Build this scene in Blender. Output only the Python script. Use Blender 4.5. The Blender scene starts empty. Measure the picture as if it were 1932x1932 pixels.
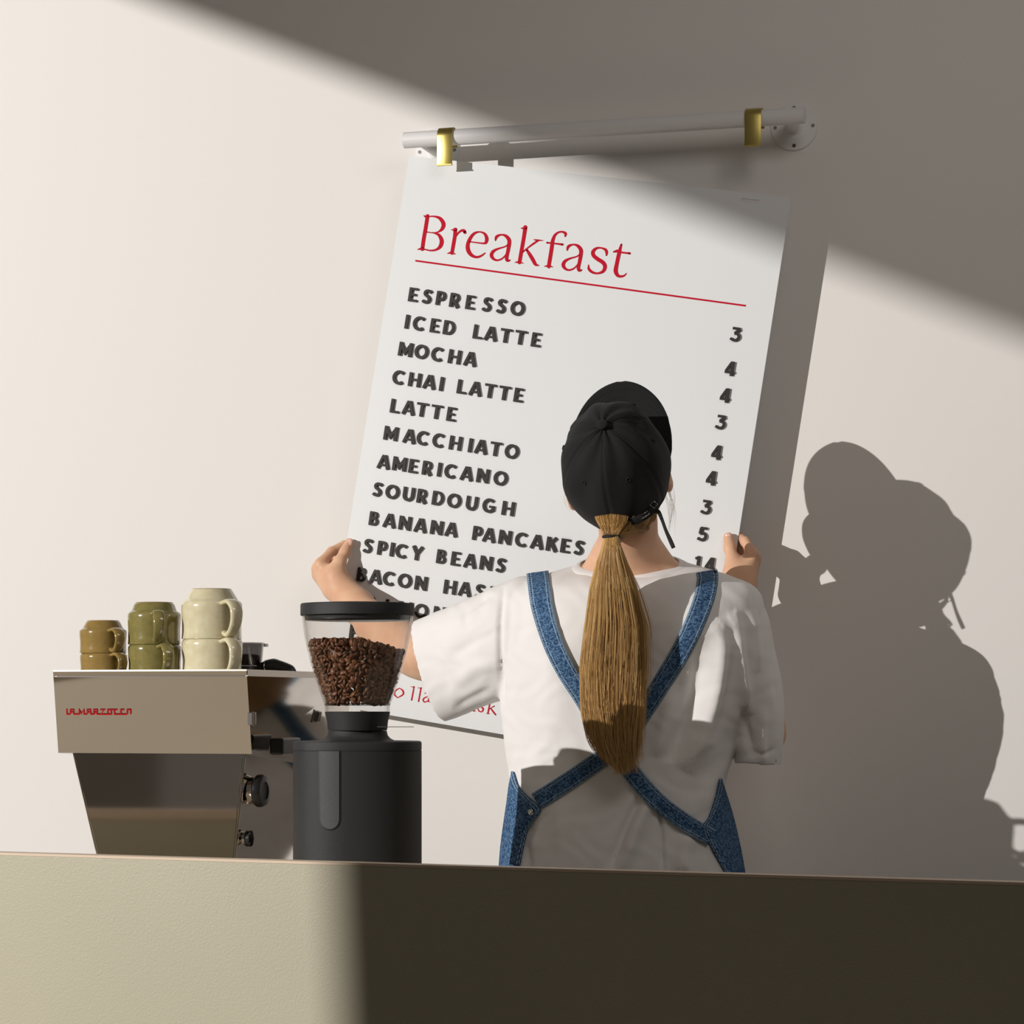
import bpy, bmesh, math, random
import numpy as np
from mathutils import Vector, Matrix
from mathutils.bvhtree import BVHTree
random.seed(4); rng = np.random.default_rng(4)
S = bpy.context.scene
COL = S.collection

# ---------------------------------------------------------------- camera, world, lights, exposure
FP, HY, DW, CH = 4800.0, 1330.0, 4.7, 1.18      # focal length in px, horizon row, distance to wall, camera height
TH = math.radians(15.5)
CAM = np.array([DW*math.sin(TH), -DW*math.cos(TH), CH])
FW = np.array([-math.sin(TH), math.cos(TH), 0.0]); RT = np.array([math.cos(TH), math.sin(TH), 0.0]); UP = np.array([0, 0, 1.0])
cd = bpy.data.cameras.new('camera'); cam = bpy.data.objects.new('camera', cd); COL.objects.link(cam)
cd.sensor_width = 36; cd.lens = FP/1932*36; cd.shift_y = (HY-966)/1932; cd.clip_end = 100
cam.location = CAM; cam.rotation_euler = (math.pi/2, 0, TH); S.camera = cam
S.view_settings.view_transform = 'Standard'; S.view_settings.look = 'None'
S.view_settings.gamma = 1; S.view_settings.exposure = 0; S.view_settings.use_curve_mapping = False
S.cycles.max_bounces = 8; S.cycles.transparent_max_bounces = 16

W = bpy.data.worlds.new('world'); S.world = W; W.use_nodes = True
W.node_tree.nodes['Background'].inputs[0].default_value = (0.42, 0.375, 0.33, 1)
W.node_tree.nodes['Background'].inputs[1].default_value = 0.24

LAMP = CAM - 5.9*RT + 1.64*UP                     # the hard low sun-like lamp, level with the camera and far left of it
def aim(o, d): o.rotation_euler = Vector(d).to_track_quat('-Z', 'Y').to_euler()
ld = bpy.data.lights.new('key_lamp', 'SPOT'); ld.energy = 2130; ld.shadow_soft_size = 0.017; ld.color = (1.0, 0.962, 0.925)
ld.spot_size = math.radians(75); ld.spot_blend = 0.2
lo = bpy.data.objects.new('key_lamp', ld); COL.objects.link(lo); lo.location = LAMP; aim(lo, np.array([0.1, 0, 1.4])-LAMP)

FILL = np.array([1.3, -1.95, 2.75])
fd = bpy.data.lights.new('soft_lamp', 'AREA'); fd.shape = 'RECTANGLE'; fd.size = 0.9; fd.size_y = 0.6; fd.energy = 7.2; fd.color = (1, .93, .89)
fo = bpy.data.objects.new('soft_lamp', fd); COL.objects.link(fo); fo.location = FILL; aim(fo, np.array([0.1, 0, 1.55])-FILL)

# ---------------------------------------------------------------- helpers
def ray(px, py): return FW + RT*((px-966)/FP) + UP*((HY-py)/FP)
def P(px, py, gap):
    "point seen at that pixel, that many metres in front of the menu wall"
    d = ray(px, py); return CAM + d*((-gap-CAM[1])/d[1])
def PZ(px, py, z): return CAM + ray(px, py)*z
def proj(v):
    q = np.asarray(v)-CAM; z = q@FW
    return 966+FP*(q@RT)/z, HY-FP*(q@UP)/z, z
def V(*a): return np.array(a, float)

def tree(m):
    m.use_nodes = True; return m.node_tree
def mat(name, col, rough=.5, metal=0, spec=.5, col2=None, nscale=30, bump=0, bscale=200, coat=0, sss=0, aniso=0, detail=4, sheen=0):
    m = bpy.data.materials.new(name); t = tree(m); b = t.nodes['Principled BSDF']
    b.inputs['Base Color'].default_value = (*col, 1); b.inputs['Roughness'].default_value = rough
    b.inputs['Metallic'].default_value = metal; b.inputs['Specular IOR Level'].default_value = spec
    b.inputs['Coat Weight'].default_value = coat; b.inputs['Coat Roughness'].default_value = .08
    if sheen: b.inputs['Sheen Weight'].default_value = sheen
    if sss: b.inputs['Subsurface Weight'].default_value = sss; b.inputs['Subsurface Radius'].default_value = (.012, .005, .003); b.inputs['Subsurface Scale'].default_value = 1
    tc = t.nodes.new('ShaderNodeTexCoord')
    if col2:
        n = t.nodes.new('ShaderNodeTexNoise'); n.inputs['Scale'].default_value = nscale; n.inputs['Detail'].default_value = detail
        r = t.nodes.new('ShaderNodeMix'); r.data_type = 'RGBA'; r.inputs[6].default_value = (*col, 1); r.inputs[7].default_value = (*col2, 1)
        mr = t.nodes.new('ShaderNodeMapRange'); mr.inputs[1].default_value = .35; mr.inputs[2].default_value = .65
        t.links.new(tc.outputs['Object'], n.inputs['Vector']); t.links.new(n.outputs[0], mr.inputs[0]); t.links.new(mr.outputs[0], r.inputs[0]); t.links.new(r.outputs[2], b.inputs['Base Color'])
    if bump:
        n = t.nodes.new('ShaderNodeTexNoise'); n.inputs['Scale'].default_value = bscale; n.inputs['Detail'].default_value = 3
        bp = t.nodes.new('ShaderNodeBump'); bp.inputs['Strength'].default_value = bump; bp.inputs['Distance'].default_value = .002
        t.links.new(tc.outputs['Object'], n.inputs['Vector']); t.links.new(n.outputs[0], bp.inputs['Height']); t.links.new(bp.outputs[0], b.inputs['Normal'])
    return m

def mk(name, v, f, m, parent=None, org=None, smooth=True, label=None, cat=None, kind=None, group=None, auto=None):
    "one mesh object from world-space points; a child shares its root's origin"
    r = parent
    while r is not None and r.parent is not None: r = r.parent
    v = np.asarray(v, float)
    o0 = np.array(r['_org']) if r is not None else (np.asarray(org, float) if org is not None else V(*(v[:, :2].mean(0)), v[:, 2].min()))
    me = bpy.data.meshes.new(name)
    if isinstance(f, np.ndarray):
        v2 = (v-o0).astype(np.float32); n, k = f.shape
        me.vertices.add(len(v2)); me.vertices.foreach_set('co', v2.ravel())
        me.loops.add(n*k); me.loops.foreach_set('vertex_index', f.ravel().astype(np.int32))
        me.polygons.add(n); me.polygons.foreach_set('loop_start', np.arange(0, n*k, k, dtype=np.int32)); me.polygons.foreach_set('loop_total', np.full(n, k, np.int32))
        me.update(calc_edges=True); me.validate()
    else:
        me.from_pydata([tuple(p) for p in (v-o0)], [], f)
    me.polygons.foreach_set('use_smooth', [smooth]*len(me.polygons)); me.update()
    ob = bpy.data.objects.new(name, me); COL.objects.link(ob)
    if m: me.materials.append(m)
    if r is None: ob.location = o0; ob['_org'] = list(o0)
    else: ob.parent = parent
    if auto and smooth:
        me.shade_smooth()
        me.set_sharp_from_angle(angle=math.radians(auto))
    if label: ob['label'] = label
    if cat: ob['category'] = cat
    if kind: ob['kind'] = kind
    if group: ob['group'] = group
    return ob
def thing(name, label, cat, org, group=None):
    o = bpy.data.objects.new(name, None); COL.objects.link(o); o.empty_display_size = .05
    o.location = org; o['_org'] = list(org); o['label'] = label; o['category'] = cat
    if group: o['group'] = group
    return o
def bev(o, w, seg=2, ang=40):
    m = o.modifiers.new('b', 'BEVEL'); m.width = w; m.segments = seg; m.limit_method = 'ANGLE'; m.angle_limit = math.radians(ang); return o
def sol(o, t, off=0):
    m = o.modifiers.new('s', 'SOLIDIFY'); m.thickness = t; m.offset = off; return o
def fixn(o):
    b = bmesh.new(); b.from_mesh(o.data); bmesh.ops.recalc_face_normals(b, faces=b.faces); b.to_mesh(o.data); b.free(); return o

def box(c, h, ax=(V(1,0,0), V(0,1,0), V(0,0,1))):
    c = np.asarray(c, float); v = []
    for k in (-1, 1):
        for j in (-1, 1):
            for i in (-1, 1): v.append(c+ax[0]*h[0]*i+ax[1]*h[1]*j+ax[2]*h[2]*k)
    return v, [(0,2,3,1), (4,5,7,6), (0,1,5,4), (2,6,7,3), (0,4,6,2), (1,3,7,5)]
def hexa(b, t):
    "closed block from four bottom and four top points (same order)"
    return list(b)+list(t), [(3,2,1,0), (4,5,6,7), (0,1,5,4), (1,2,6,5), (2,3,7,6), (3,0,4,7)]
def join(*ms):
    v = []; f = []
    for a, b in ms:
        n = len(v); v += [np.asarray(p, float) for p in a]; f += [tuple(i+n for i in q) for q in b]
    return v, f
def loft(rings, cap0=True, cap1=True, closed=True):
    n = len(rings[0]); v = [p for r in rings for p in r]; f = []
    for i in range(len(rings)-1):
        for j in range(n if closed else n-1):
            k = (j+1) % n
            f.append((i*n+j, i*n+k, (i+1)*n+k, (i+1)*n+j))
    if cap0: f.append(tuple(range(n-1, -1, -1)))
    if cap1: f.append(tuple(range((len(rings)-1)*n, len(rings)*n)))
    return v, f
def lathe(c, prof, seg=48, ax=(V(1,0,0), V(0,1,0), V(0,0,1)), cap=True, n=2.0):
    "profile of (radius, height) about axis ax[2] through c"
    rings = []
    for r, h in prof:
        ring = []
        for j in range(seg):
            a = 2*math.pi*j/seg; ca, sa = math.cos(a), math.sin(a)
            x = math.copysign(abs(ca)**(2/n), ca); y = math.copysign(abs(sa)**(2/n), sa)
            ring.append(np.asarray(c)+ax[0]*r*x+ax[1]*r*y+ax[2]*h)
        rings.append(ring)
    return loft(rings, cap, cap)
def frame(d, ref=V(0, 0, 1)):
    d = d/np.linalg.norm(d)
    if abs(d@ref) > .97: ref = V(0, 1, 0)
    a = np.cross(ref, d); a /= np.linalg.norm(a); b = np.cross(d, a); return a, b, d
def spline(p, n):
    "Catmull-Rom through the rows of p"
    p = np.asarray(p, float); q = np.vstack([2*p[0]-p[1], p, 2*p[-1]-p[-2]]); t = np.linspace(0, len(p)-1-1e-6, n)
    i = t.astype(int); u = (t-i)[:, None]; a, b, c, d = q[i], q[i+1], q[i+2], q[i+3]
    return .5*((2*b)+(c-a)*u+(2*a-5*b+4*c-d)*u**2+(3*b-a-3*c+d)*u**3)
def sweep(path, w, h=None, seg=12, ref=V(0, 0, 1), flat=None, n=2.0, cap=True):
    "tube along path, radii w (scalar or list) x h"
    path = np.asarray(path); rings = []; N = len(path)
    w = np.broadcast_to(np.asarray(w, float), N); h = w if h is None else np.broadcast_to(np.asarray(h, float), N)
    for i in range(N):
        d = path[min(i+1, N-1)]-path[max(i-1, 0)]; a, b, _ = frame(d, ref)
        rg = []
        for j in range(seg):
            t = 2*math.pi*j/seg; ca, sa = math.cos(t), math.sin(t)
            rg.append(path[i]+a*w[i]*math.copysign(abs(ca)**(2/n), ca)+b*h[i]*math.copysign(abs(sa)**(2/n), sa))
        rings.append(rg)
    return loft(rings, cap, cap)
def ring_torus(c, ax, R, r, seg=28, s2=8):
    v = []; f = []
    for i in range(seg):
        a = 2*math.pi*i/seg; d = ax[0]*math.cos(a)+ax[1]*math.sin(a)
        for j in range(s2):
            b = 2*math.pi*j/s2; v.append(np.asarray(c)+d*(R+r*math.cos(b))+ax[2]*r*math.sin(b))
    for i in range(seg):
        for j in range(s2):
            f.append((i*s2+j, ((i+1) % seg)*s2+j, ((i+1) % seg)*s2+(j+1) % s2, i*s2+(j+1) % s2))
    return v, f

# ---- implicit surfaces: evaluate a signed distance on a grid and skin it (surface nets)
def d_cone(p, a, b, ra, rb):
    ba = (b-a).astype(np.float32); t = np.clip(((p-a.astype(np.float32))@ba)/(ba@ba), 0, 1)
    return np.linalg.norm(p-a.astype(np.float32)-t[..., None]*ba, axis=-1)-(ra+t*(rb-ra))
def d_ell(p, c, ax, r):
    q = np.stack([(p-np.asarray(c, np.float32))@np.asarray(a, np.float32) for a in ax], -1)/np.asarray(r, np.float32)
    k = np.linalg.norm(q, axis=-1); return (k-1)*min(r)*(.5+.5*np.clip(k, 0, 1.5))
def smin(a, b, k):
    h = np.maximum(k-np.abs(a-b), 0)/k; return np.minimum(a, b)-h*h*k*.25
def nets(prims, h, pad=.012):
    "prims: ('c',a,b,ra,rb,k) or ('e',c,axes,radii,k)"
    lo = np.min([np.minimum(q[1], q[2])-max(q[3], q[4]) if q[0] == 'c' else q[1]-max(q[3]) for q in prims], 0)-pad
    hi = np.max([np.maximum(q[1], q[2])+max(q[3], q[4]) if q[0] == 'c' else q[1]+max(q[3]) for q in prims], 0)+pad
    n = np.ceil((hi-lo)/h).astype(int)+1
    ax = [lo[i]+h*np.arange(n[i]) for i in range(3)]
    D = np.full(n, 1.0, np.float32)
    for q in prims:
        if q[0] == 'c': l = np.minimum(q[1], q[2])-max(q[3], q[4]); u = np.maximum(q[1], q[2])+max(q[3], q[4])
        else: l = q[1]-max(q[3]); u = q[1]+max(q[3])
        k = q[-1]; m = k+2.5*h
        i0 = np.clip(((l-m-lo)/h).astype(int), 0, n-1); i1 = np.clip(((u+m-lo)/h).astype(int)+2, 1, n)
        sl = tuple(slice(i0[i], i1[i]) for i in range(3))
        g = np.stack(np.meshgrid(*[ax[i][sl[i]] for i in range(3)], indexing='ij'), -1).astype(np.float32)
        d = d_cone(g, q[1], q[2], q[3], q[4]) if q[0] == 'c' else d_ell(g, q[1], q[2], q[3])
        D[sl] = smin(D[sl], d, k)
    ins = D < 0; c = ins[:-1, :-1, :-1].astype(np.int8)
    cnt = np.zeros(tuple(n-1), np.int8)
    for a in (0, 1):
        for b in (0, 1):
            for e in (0, 1): cnt += ins[a:n[0]-1+a, b:n[1]-1+b, e:n[2]-1+e]
    act = (cnt > 0) & (cnt < 8); idx = np.full(act.shape, -1, np.int64); idx[act] = np.arange(act.sum())
    cells = np.argwhere(act); acc = np.zeros((len(cells), 3)); num = np.zeros(len(cells))
    cor = [(a, b, e) for a in (0, 1) for b in (0, 1) for e in (0, 1)]
    for x in range(8):
        for y in range(x+1, 8):
            A, B = np.array(cor[x]), np.array(cor[y])
            if abs(A-B).sum() != 1: continue
            da = D[tuple((cells+A).T)]; db = D[tuple((cells+B).T)]; m = (da < 0) != (db < 0)
            t = da[m]/(da[m]-db[m]); acc[m] += A+(B-A)*t[:, None]; num[m] += 1
    vs = (cells+acc/num[:, None])*h+lo
    F = []
    for d in range(3):
        e, g = [(1, 2), (2, 0), (0, 1)][d]
        s0 = [slice(1, -1)]*3; s0[d] = slice(0, -1); s1 = [slice(1, -1)]*3; s1[d] = slice(1, None)
        a = ins[tuple(s0)]; b = ins[tuple(s1)]
        for flip, mm in ((False, a & ~b), (True, ~a & b)):
            w = np.argwhere(mm); off = np.ones(3, int); off[d] = 0; w = w+off
            def at(i, j):
                q = w.copy(); q[:, e] -= i; q[:, g] -= j; return idx[tuple(q.T)]
            quad = np.stack([at(1, 1), at(0, 1), at(0, 0), at(1, 0)], 1)
            F.append(quad[:, ::-1] if flip else quad)
    return vs, np.vstack(F)
# ---------------------------------------------------------------- materials
M_wall = mat('white_plaster', (.80, .775, .745), .9, spec=.15, bump=.05, bscale=260)
M_floor = mat('grey_concrete', (.20, .185, .17), .7, col2=(.25, .23, .21), nscale=4)
M_lam = mat('sage_beige_laminate', (.455, .425, .315), .45, spec=.3, col2=(.485, .445, .335), nscale=3, bump=.16, bscale=420)
M_edge = mat('pale_ply_edge', (.66, .52, .38), .5)
M_top = mat('worktop_laminate', (.56, .48, .36), .5)
M_board = mat('white_acrylic', (.765, .785, .79), .3, spec=.4)
M_letter = mat('black_letter_plastic', (.020, .017, .015), .55, spec=.3)
M_red = mat('red_ink', (.52, .004, .022), .6, spec=.1)
M_rail = mat('white_painted_tube', (.78, .77, .77), .4)
M_brass = mat('brushed_brass', (.55, .44, .14), .34, metal=1, bump=.1, bscale=900)
M_hole = mat('screw_hole', (.10, .05, .03), .8)
M_steel = mat('polished_steel', (.66, .62, .575), .06, metal=1)
M_steel2 = mat('satin_steel', (.50, .475, .45), .22, metal=1)
M_chrome = mat('chrome', (.75, .73, .70), .07, metal=1)
M_black = mat('black_plastic', (.012, .012, .012), .32)
M_mblack = mat('matte_black_shell', (.026, .026, .027), .5, spec=.25, bump=.25, bscale=1500)
M_mblack2 = mat('matte_black_panel', (.055, .056, .057), .48, spec=.35, bump=.3, bscale=1500)
M_bean = mat('roasted_bean', (.105, .040, .018), .42, spec=.4, col2=(.19, .08, .036), nscale=60, detail=1)
M_shirt = mat('white_cotton', (.81, .79, .775), .95, spec=.1, bump=.12, bscale=900)
M_skin = mat('skin', (.74, .455, .295), .5, spec=.35, col2=(.68, .39, .25), nscale=30, sss=.12, bump=.08, bscale=350)
M_nail = mat('nail', (.86, .52, .42), .18, spec=.6)
M_cap = mat('black_cotton_twill', (.011, .011, .0115), .85, spec=.25, bump=.4, bscale=1200, sheen=.05)
M_cord = mat('black_cord', (.01, .01, .011), .8)
M_trouser = mat('dark_trousers', (.03, .035, .06), .9)
M_shoe = mat('white_shoe', (.6, .6, .58), .6)

def cup_mat(name, c, c2, rim):
    m = mat(name, c, .16, spec=.6, col2=c2, nscale=90, coat=.6, bump=.04, bscale=120); t = m.node_tree; b = t.nodes['Principled BSDF']
    n = t.nodes.new('ShaderNodeTexVoronoi'); n.inputs['Scale'].default_value = 170
    g = t.nodes.new('ShaderNodeMath'); g.operation = 'LESS_THAN'; g.inputs[1].default_value = .09
    w = t.nodes.new('ShaderNodeTexNoise'); w.inputs['Scale'].default_value = 130; g2 = t.nodes.new('ShaderNodeMath'); g2.operation = 'GREATER_THAN'; g2.inputs[1].default_value = .56
    g3 = t.nodes.new('ShaderNodeMath'); g3.operation = 'MULTIPLY'
    x = t.nodes.new('ShaderNodeMix'); x.data_type = 'RGBA'; x.inputs[7].default_value = (c[0]*.35, c[1]*.3, c[2]*.3, 1)
    src = b.inputs['Base Color'].links[0].from_socket; tc = t.nodes.new('ShaderNodeTexCoord')
    t.links.new(tc.outputs['Object'], n.inputs['Vector']); t.links.new(tc.outputs['Object'], w.inputs['Vector'])
    t.links.new(n.outputs['Distance'], g.inputs[0]); t.links.new(w.outputs[0], g2.inputs[0]); t.links.new(g.outputs[0], g3.inputs[0]); t.links.new(g2.outputs[0], g3.inputs[1])
    t.links.new(g3.outputs[0], x.inputs[0]); t.links.new(src, x.inputs[6]); t.links.new(x.outputs[2], b.inputs['Base Color'])
    return m
M_cup1 = cup_mat('mustard_glaze', (.245, .165, .045), (.30, .195, .06), 0)
M_cup2 = cup_mat('olive_glaze', (.19, .165, .05), (.24, .20, .065), 0)
M_cup3 = cup_mat('cream_glaze', (.60, .54, .345), (.66, .60, .41), 0)
M_foot = mat('bare_clay_foot', (.40, .27, .16), .8, col2=(.33, .2, .1), nscale=120)

def glass_mat(name, tint, ior=1.45, rough=.02):
    m = bpy.data.materials.new(name); t = tree(m); t.nodes.clear(); o = t.nodes.new('ShaderNodeOutputMaterial')
    tr = t.nodes.new('ShaderNodeBsdfTransparent'); tr.inputs[0].default_value = (*tint, 1); gl = t.nodes.new('ShaderNodeBsdfGlossy'); gl.inputs['Roughness'].default_value = rough
    lw = t.nodes.new('ShaderNodeLayerWeight'); lw.inputs[0].default_value = .5; pw = t.nodes.new('ShaderNodeMath'); pw.operation = 'POWER'; pw.inputs[1].default_value = 4.5
    fr = t.nodes.new('ShaderNodeMath'); fr.operation = 'MULTIPLY_ADD'; fr.inputs[1].default_value = .7; fr.inputs[2].default_value = .035; mx = t.nodes.new('ShaderNodeMixShader')
    t.links.new(lw.outputs['Facing'], pw.inputs[0]); t.links.new(pw.outputs[0], fr.inputs[0]); t.links.new(fr.outputs[0], mx.inputs[0]); t.links.new(tr.outputs[0], mx.inputs[1]); t.links.new(gl.outputs[0], mx.inputs[2]); t.links.new(mx.outputs[0], o.inputs[0]); return m
M_glass = glass_mat('clear_hopper_plastic', (.985, .98, .975))
M_smoke = glass_mat('smoky_clear_plastic', (.55, .54, .54))

def denim():
    m = bpy.data.materials.new('blue_denim'); t = tree(m); b = t.nodes['Principled BSDF']; b.inputs['Roughness'].default_value = .9; b.inputs['Specular IOR Level'].default_value = .15
    N = t.nodes.new; L = t.links.new
    uv = N('ShaderNodeUVMap'); tc = N('ShaderNodeTexCoord')
    n1 = N('ShaderNodeTexNoise'); n1.inputs['Scale'].default_value = 900; n1.inputs['Detail'].default_value = 2
    n2 = N('ShaderNodeTexNoise'); n2.inputs['Scale'].default_value = 260; n2.inputs['Detail'].default_value = 5
    L(tc.outputs['Object'], n1.inputs['Vector']); L(tc.outputs['Object'], n2.inputs['Vector'])
    ad = N('ShaderNodeMath'); ad.operation = 'ADD'; L(n1.outputs[0], ad.inputs[0]); L(n2.outputs[0], ad.inputs[1])
    cr = N('ShaderNodeValToRGB'); e = cr.color_ramp; e.elements[0].position = .78; e.elements[0].color = (.012, .038, .095, 1); e.elements[1].position = 1.22 if False else 1.0; e.elements[1].color = (.12, .22, .36, 1)
    x = e.elements.new(.92); x.color = (.035, .085, .18, 1)
    mr = N('ShaderNodeMath'); mr.operation = 'MULTIPLY'; mr.inputs[1].default_value = .92; L(ad.outputs[0], mr.inputs[0]); L(mr.outputs[0], cr.inputs[0])
    sp = N('ShaderNodeSeparateXYZ'); L(uv.outputs[0], sp.inputs[0])
    # uv.y across the strip: worn edges and stitch rows; uv.x along it
    a1 = N('ShaderNodeMath'); a1.operation = 'SUBTRACT'; a1.inputs[1].default_value = .5; L(sp.outputs[1], a1.inputs[0])
    a2 = N('ShaderNodeMath'); a2.operation = 'ABSOLUTE'; L(a1.outputs[0], a2.inputs[0])
    def row(pos, w):
        s = N('ShaderNodeMath'); s.operation = 'COMPARE'; s.inputs[1].default_value = pos; s.inputs[2].default_value = w; L(a2.outputs[0], s.inputs[0]); return s
    s1 = row(.44, .018); s2 = row(.31, .018); sm = N('ShaderNodeMath'); sm.operation = 'MAXIMUM'; L(s1.outputs[0], sm.inputs[0]); L(s2.outputs[0], sm.inputs[1])
    fx = N('ShaderNodeMath'); fx.operation = 'MULTIPLY'; fx.inputs[1].default_value = 300; L(sp.outputs[0], fx.inputs[0])
    ff = N('ShaderNodeMath'); ff.operation = 'FRACT'; L(fx.outputs[0], ff.inputs[0]); fl = N('ShaderNodeMath'); fl.operation = 'LESS_THAN'; fl.inputs[1].default_value = .62; L(ff.outputs[0], fl.inputs[0])
    st = N('ShaderNodeMath'); st.operation = 'MULTIPLY'; L(sm.outputs[0], st.inputs[0]); L(fl.outputs[0], st.inputs[1])
    eg = N('ShaderNodeMath'); eg.operation = 'GREATER_THAN'; eg.inputs[1].default_value = .482; L(a2.outputs[0], eg.inputs[0])
    m1 = N('ShaderNodeMix'); m1.data_type = 'RGBA'; m1.inputs[7].default_value = (.42, .50, .55, 1); L(st.outputs[0], m1.inputs[0]); L(cr.outputs[0], m1.inputs[6])
    m2 = N('ShaderNodeMix'); m2.data_type = 'RGBA'; m2.inputs[7].default_value = (.30, .42, .50, 1); L(eg.outputs[0], m2.inputs[0]); L(m1.outputs[2], m2.inputs[6]); L(m2.outputs[2], b.inputs['Base Color'])
    bp = N('ShaderNodeBump'); bp.inputs['Strength'].default_value = .5; bp.inputs['Distance'].default_value = .002; L(n2.outputs[0], bp.inputs['Height']); L(bp.outputs[0], b.inputs['Normal'])
    return m
M_denim = denim()

def hair_mat(name, c1, c2, c3):
    m = bpy.data.materials.new(name); t = tree(m); b = t.nodes['Principled BSDF']; b.inputs['Roughness'].default_value = .48; b.inputs['Specular IOR Level'].default_value = .35
    at = t.nodes.new('ShaderNodeAttribute'); at.attribute_name = 'shade'; cr = t.nodes.new('ShaderNodeValToRGB'); e = cr.color_ramp
    e.elements[0].color = (*c1, 1); e.elements[1].color = (*c3, 1); x = e.elements.new(.5); x.color = (*c2, 1)
    t.links.new(at.outputs['Fac'], cr.inputs[0]); t.links.new(cr.outputs[0], b.inputs['Base Color']); return m
M_hair = hair_mat('blonde_hair', (.22, .11, .035), (.54, .32, .11), (.86, .60, .26))

# ---------------------------------------------------------------- setting
def quad(name, a, b, c, d, m, th=None):
    o = mk(name, [a, b, c, d], [(0, 1, 2, 3)], m, smooth=False); o['kind'] = 'structure'; return o
v, f = box((0.0, .06, 1.6), (3.4, .06, 1.6)); o = mk('wall_back', v, f, M_wall, smooth=False, kind='structure')
v, f = box((0.0, -3.5, -.05), (4.6, 3.7, .05)); o = mk('floor', v, f, M_floor, smooth=False, kind='structure')

# unseen panel added to shape the lamp's beam; its opening's edges cut the light
ac = np.array([.1, 0, 1.45])-LAMP; ac /= np.linalg.norm(ac); pl0 = LAMP+ac*2.35; pa, pb, _ = frame(ac)  # pa: to one side, pb: up
if pa@RT < 0: pa = -pa
if pb[2] < 0: pb = -pb
def onpanel(T):
    d = T-LAMP; t = ((pl0-LAMP)@ac)/(d@ac); q = LAMP+d*t-pl0; return np.array([q@pa, q@pb])
def inter(p, q, r, s):
    d1, d2 = q-p, s-r; t = ((r-p)[0]*d2[1]-(r-p)[1]*d2[0])/(d1[0]*d2[1]-d1[1]*d2[0]); return p+d1*t
t1, t2 = onpanel(P(275, 0, 0)), onpanel(P(1932, 640, 0))
h_z = .307/4800*0+ (1637-HY)*2.62/FP            # partition top below the camera
ZL, ZR = h_z*FP/(1608.5-HY), h_z*FP/(1665-HY)
A0, B0 = PZ(0, 1608.5, ZL), PZ(1932, 1665, ZR)
pd = (B0-A0); pd[2] = 0; pd /= np.linalg.norm(pd); pn = np.cross(pd, UP)   # along the partition; pn points to the camera
if pn@FW > 0: pn = -pn
def onpart(px, py):
    d = ray(px, py); t = ((A0-CAM)@pn)/(d@pn); return CAM+d*t
r1, r2 = onpanel(onpart(626, 1640)), onpanel(onpart(640, 1932))
l1, l2 = onpanel(P(-900, 600, 0)), onpanel(P(-900, 1500, 0)); b1, b2 = onpanel(P(0, 3300, 0)), onpanel(P(1500, 3300, 0))
hole = [inter(t1, t2, l1, l2), inter(t1, t2, r1, r2), inter(b1, b2, r1, r2), inter(b1, b2, l1, l2)]  # TL TR BR BL
big = [np.array([-1.0, 1.3]), np.array([1.55, 1.3]), np.array([1.55, -2.0]), np.array([-1.0, -2.0])]
for i in range(4):
    big[i][0] = min(big[i][0], hole[0][0]-.25) if i in (0, 3) else max(big[i][0], hole[1][0]+1.1)
pts = []
for dep in (0, .04):
    for q in hole+big: pts.append(pl0+pa*q[0]+pb*q[1]-ac*dep)
fs = []
for i in range(4):
    k = (i+1) % 4
    fs += [(i, k, 4+k, 4+i), (8+i, 12+i, 12+k, 8+k), (i, 8+i, 8+k, k), (4+i, 4+k, 12+k, 12+i)]
o = mk('gobo_panel', pts, fs, mat('gobo_grey', (.45, .42, .39), .9), smooth=False, kind='structure'); fixn(o)

# ---------------------------------------------------------------- counter: front screen and worktop
PT = 1.18-h_z                                     # height of the screen's top edge
L0, L1 = A0-pd*1.0, B0+pd*.9; TH_P = .022
def slab(a, b, z0, z1, n0, n1):
    "upright slab from a to b, between depths n0..n1 behind the front face"
    q = [V(*(a-pn*n0)[:2], 0), V(*(b-pn*n0)[:2], 0), V(*(b-pn*n1)[:2], 0), V(*(a-pn*n1)[:2], 0)]
    return hexa([x+UP*z0 for x in q], [x+UP*z1 for x in q])
ct = thing('counter', 'long sage-beige laminate bar counter across the whole foreground', 'counter', V(*((L0+L1)/2)[:2], 0))
v, f = slab(L0, L1, 0, PT-.003, 0, TH_P); bev(fixn(mk('front_screen', v, f, M_lam, ct, smooth=False)), .0008)
v, f = slab(L0, L1, PT-.0029, PT, -.0002, TH_P+.0002); fixn(mk('edge_band', v, f, M_edge, ct, smooth=False, label='thin pale wooden edge strip'))
v, f = slab(L0, L1, PT-.014, PT-.003, TH_P+.0003, TH_P+.004); fixn(mk('back_edge_strip', v, f, M_edge, ct, smooth=False))
WT = .915                                         # worktop height
wa, wb = L0-pn*(TH_P+.005), L1-pn*(TH_P+.005); yb = -.925
q = [V(wa[0], wa[1], 0), V(wb[0], wb[1], 0), V(wb[0], yb, 0), V(wa[0], yb, 0)]
v, f = hexa([x+UP*(WT-.04) for x in q], [x+UP*WT for x in q]); bev(fixn(mk('worktop', v, f, M_top, ct, smooth=False)), .002)
for xx in (wa[0]+.1, .1, wb[0]-.1):
    v, f = box((xx, yb-.10, (WT-.04)/2), (.02, .08, (WT-.04)/2)); mk('leg', v, f, M_lam, ct, smooth=False)

# ---------------------------------------------------------------- menu board
BG = .078; BT = .005                              # distance of the board's face from the wall, thickness
def bp_(px, py, e=0): return P(px, py, BG+e)
tl, tr, bl, br = bp_(772, 294), bp_(1493, 372), bp_(605, 1327), bp_(1325, 1450)
uu = (tr-tl); uu /= np.linalg.norm(uu); nn = V(0, -1, 0)
board = thing('menu_board', 'large white menu board headed Breakfast, hanging askew from the rail by one clip', 'menu board', (bl+br)/2)
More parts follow.
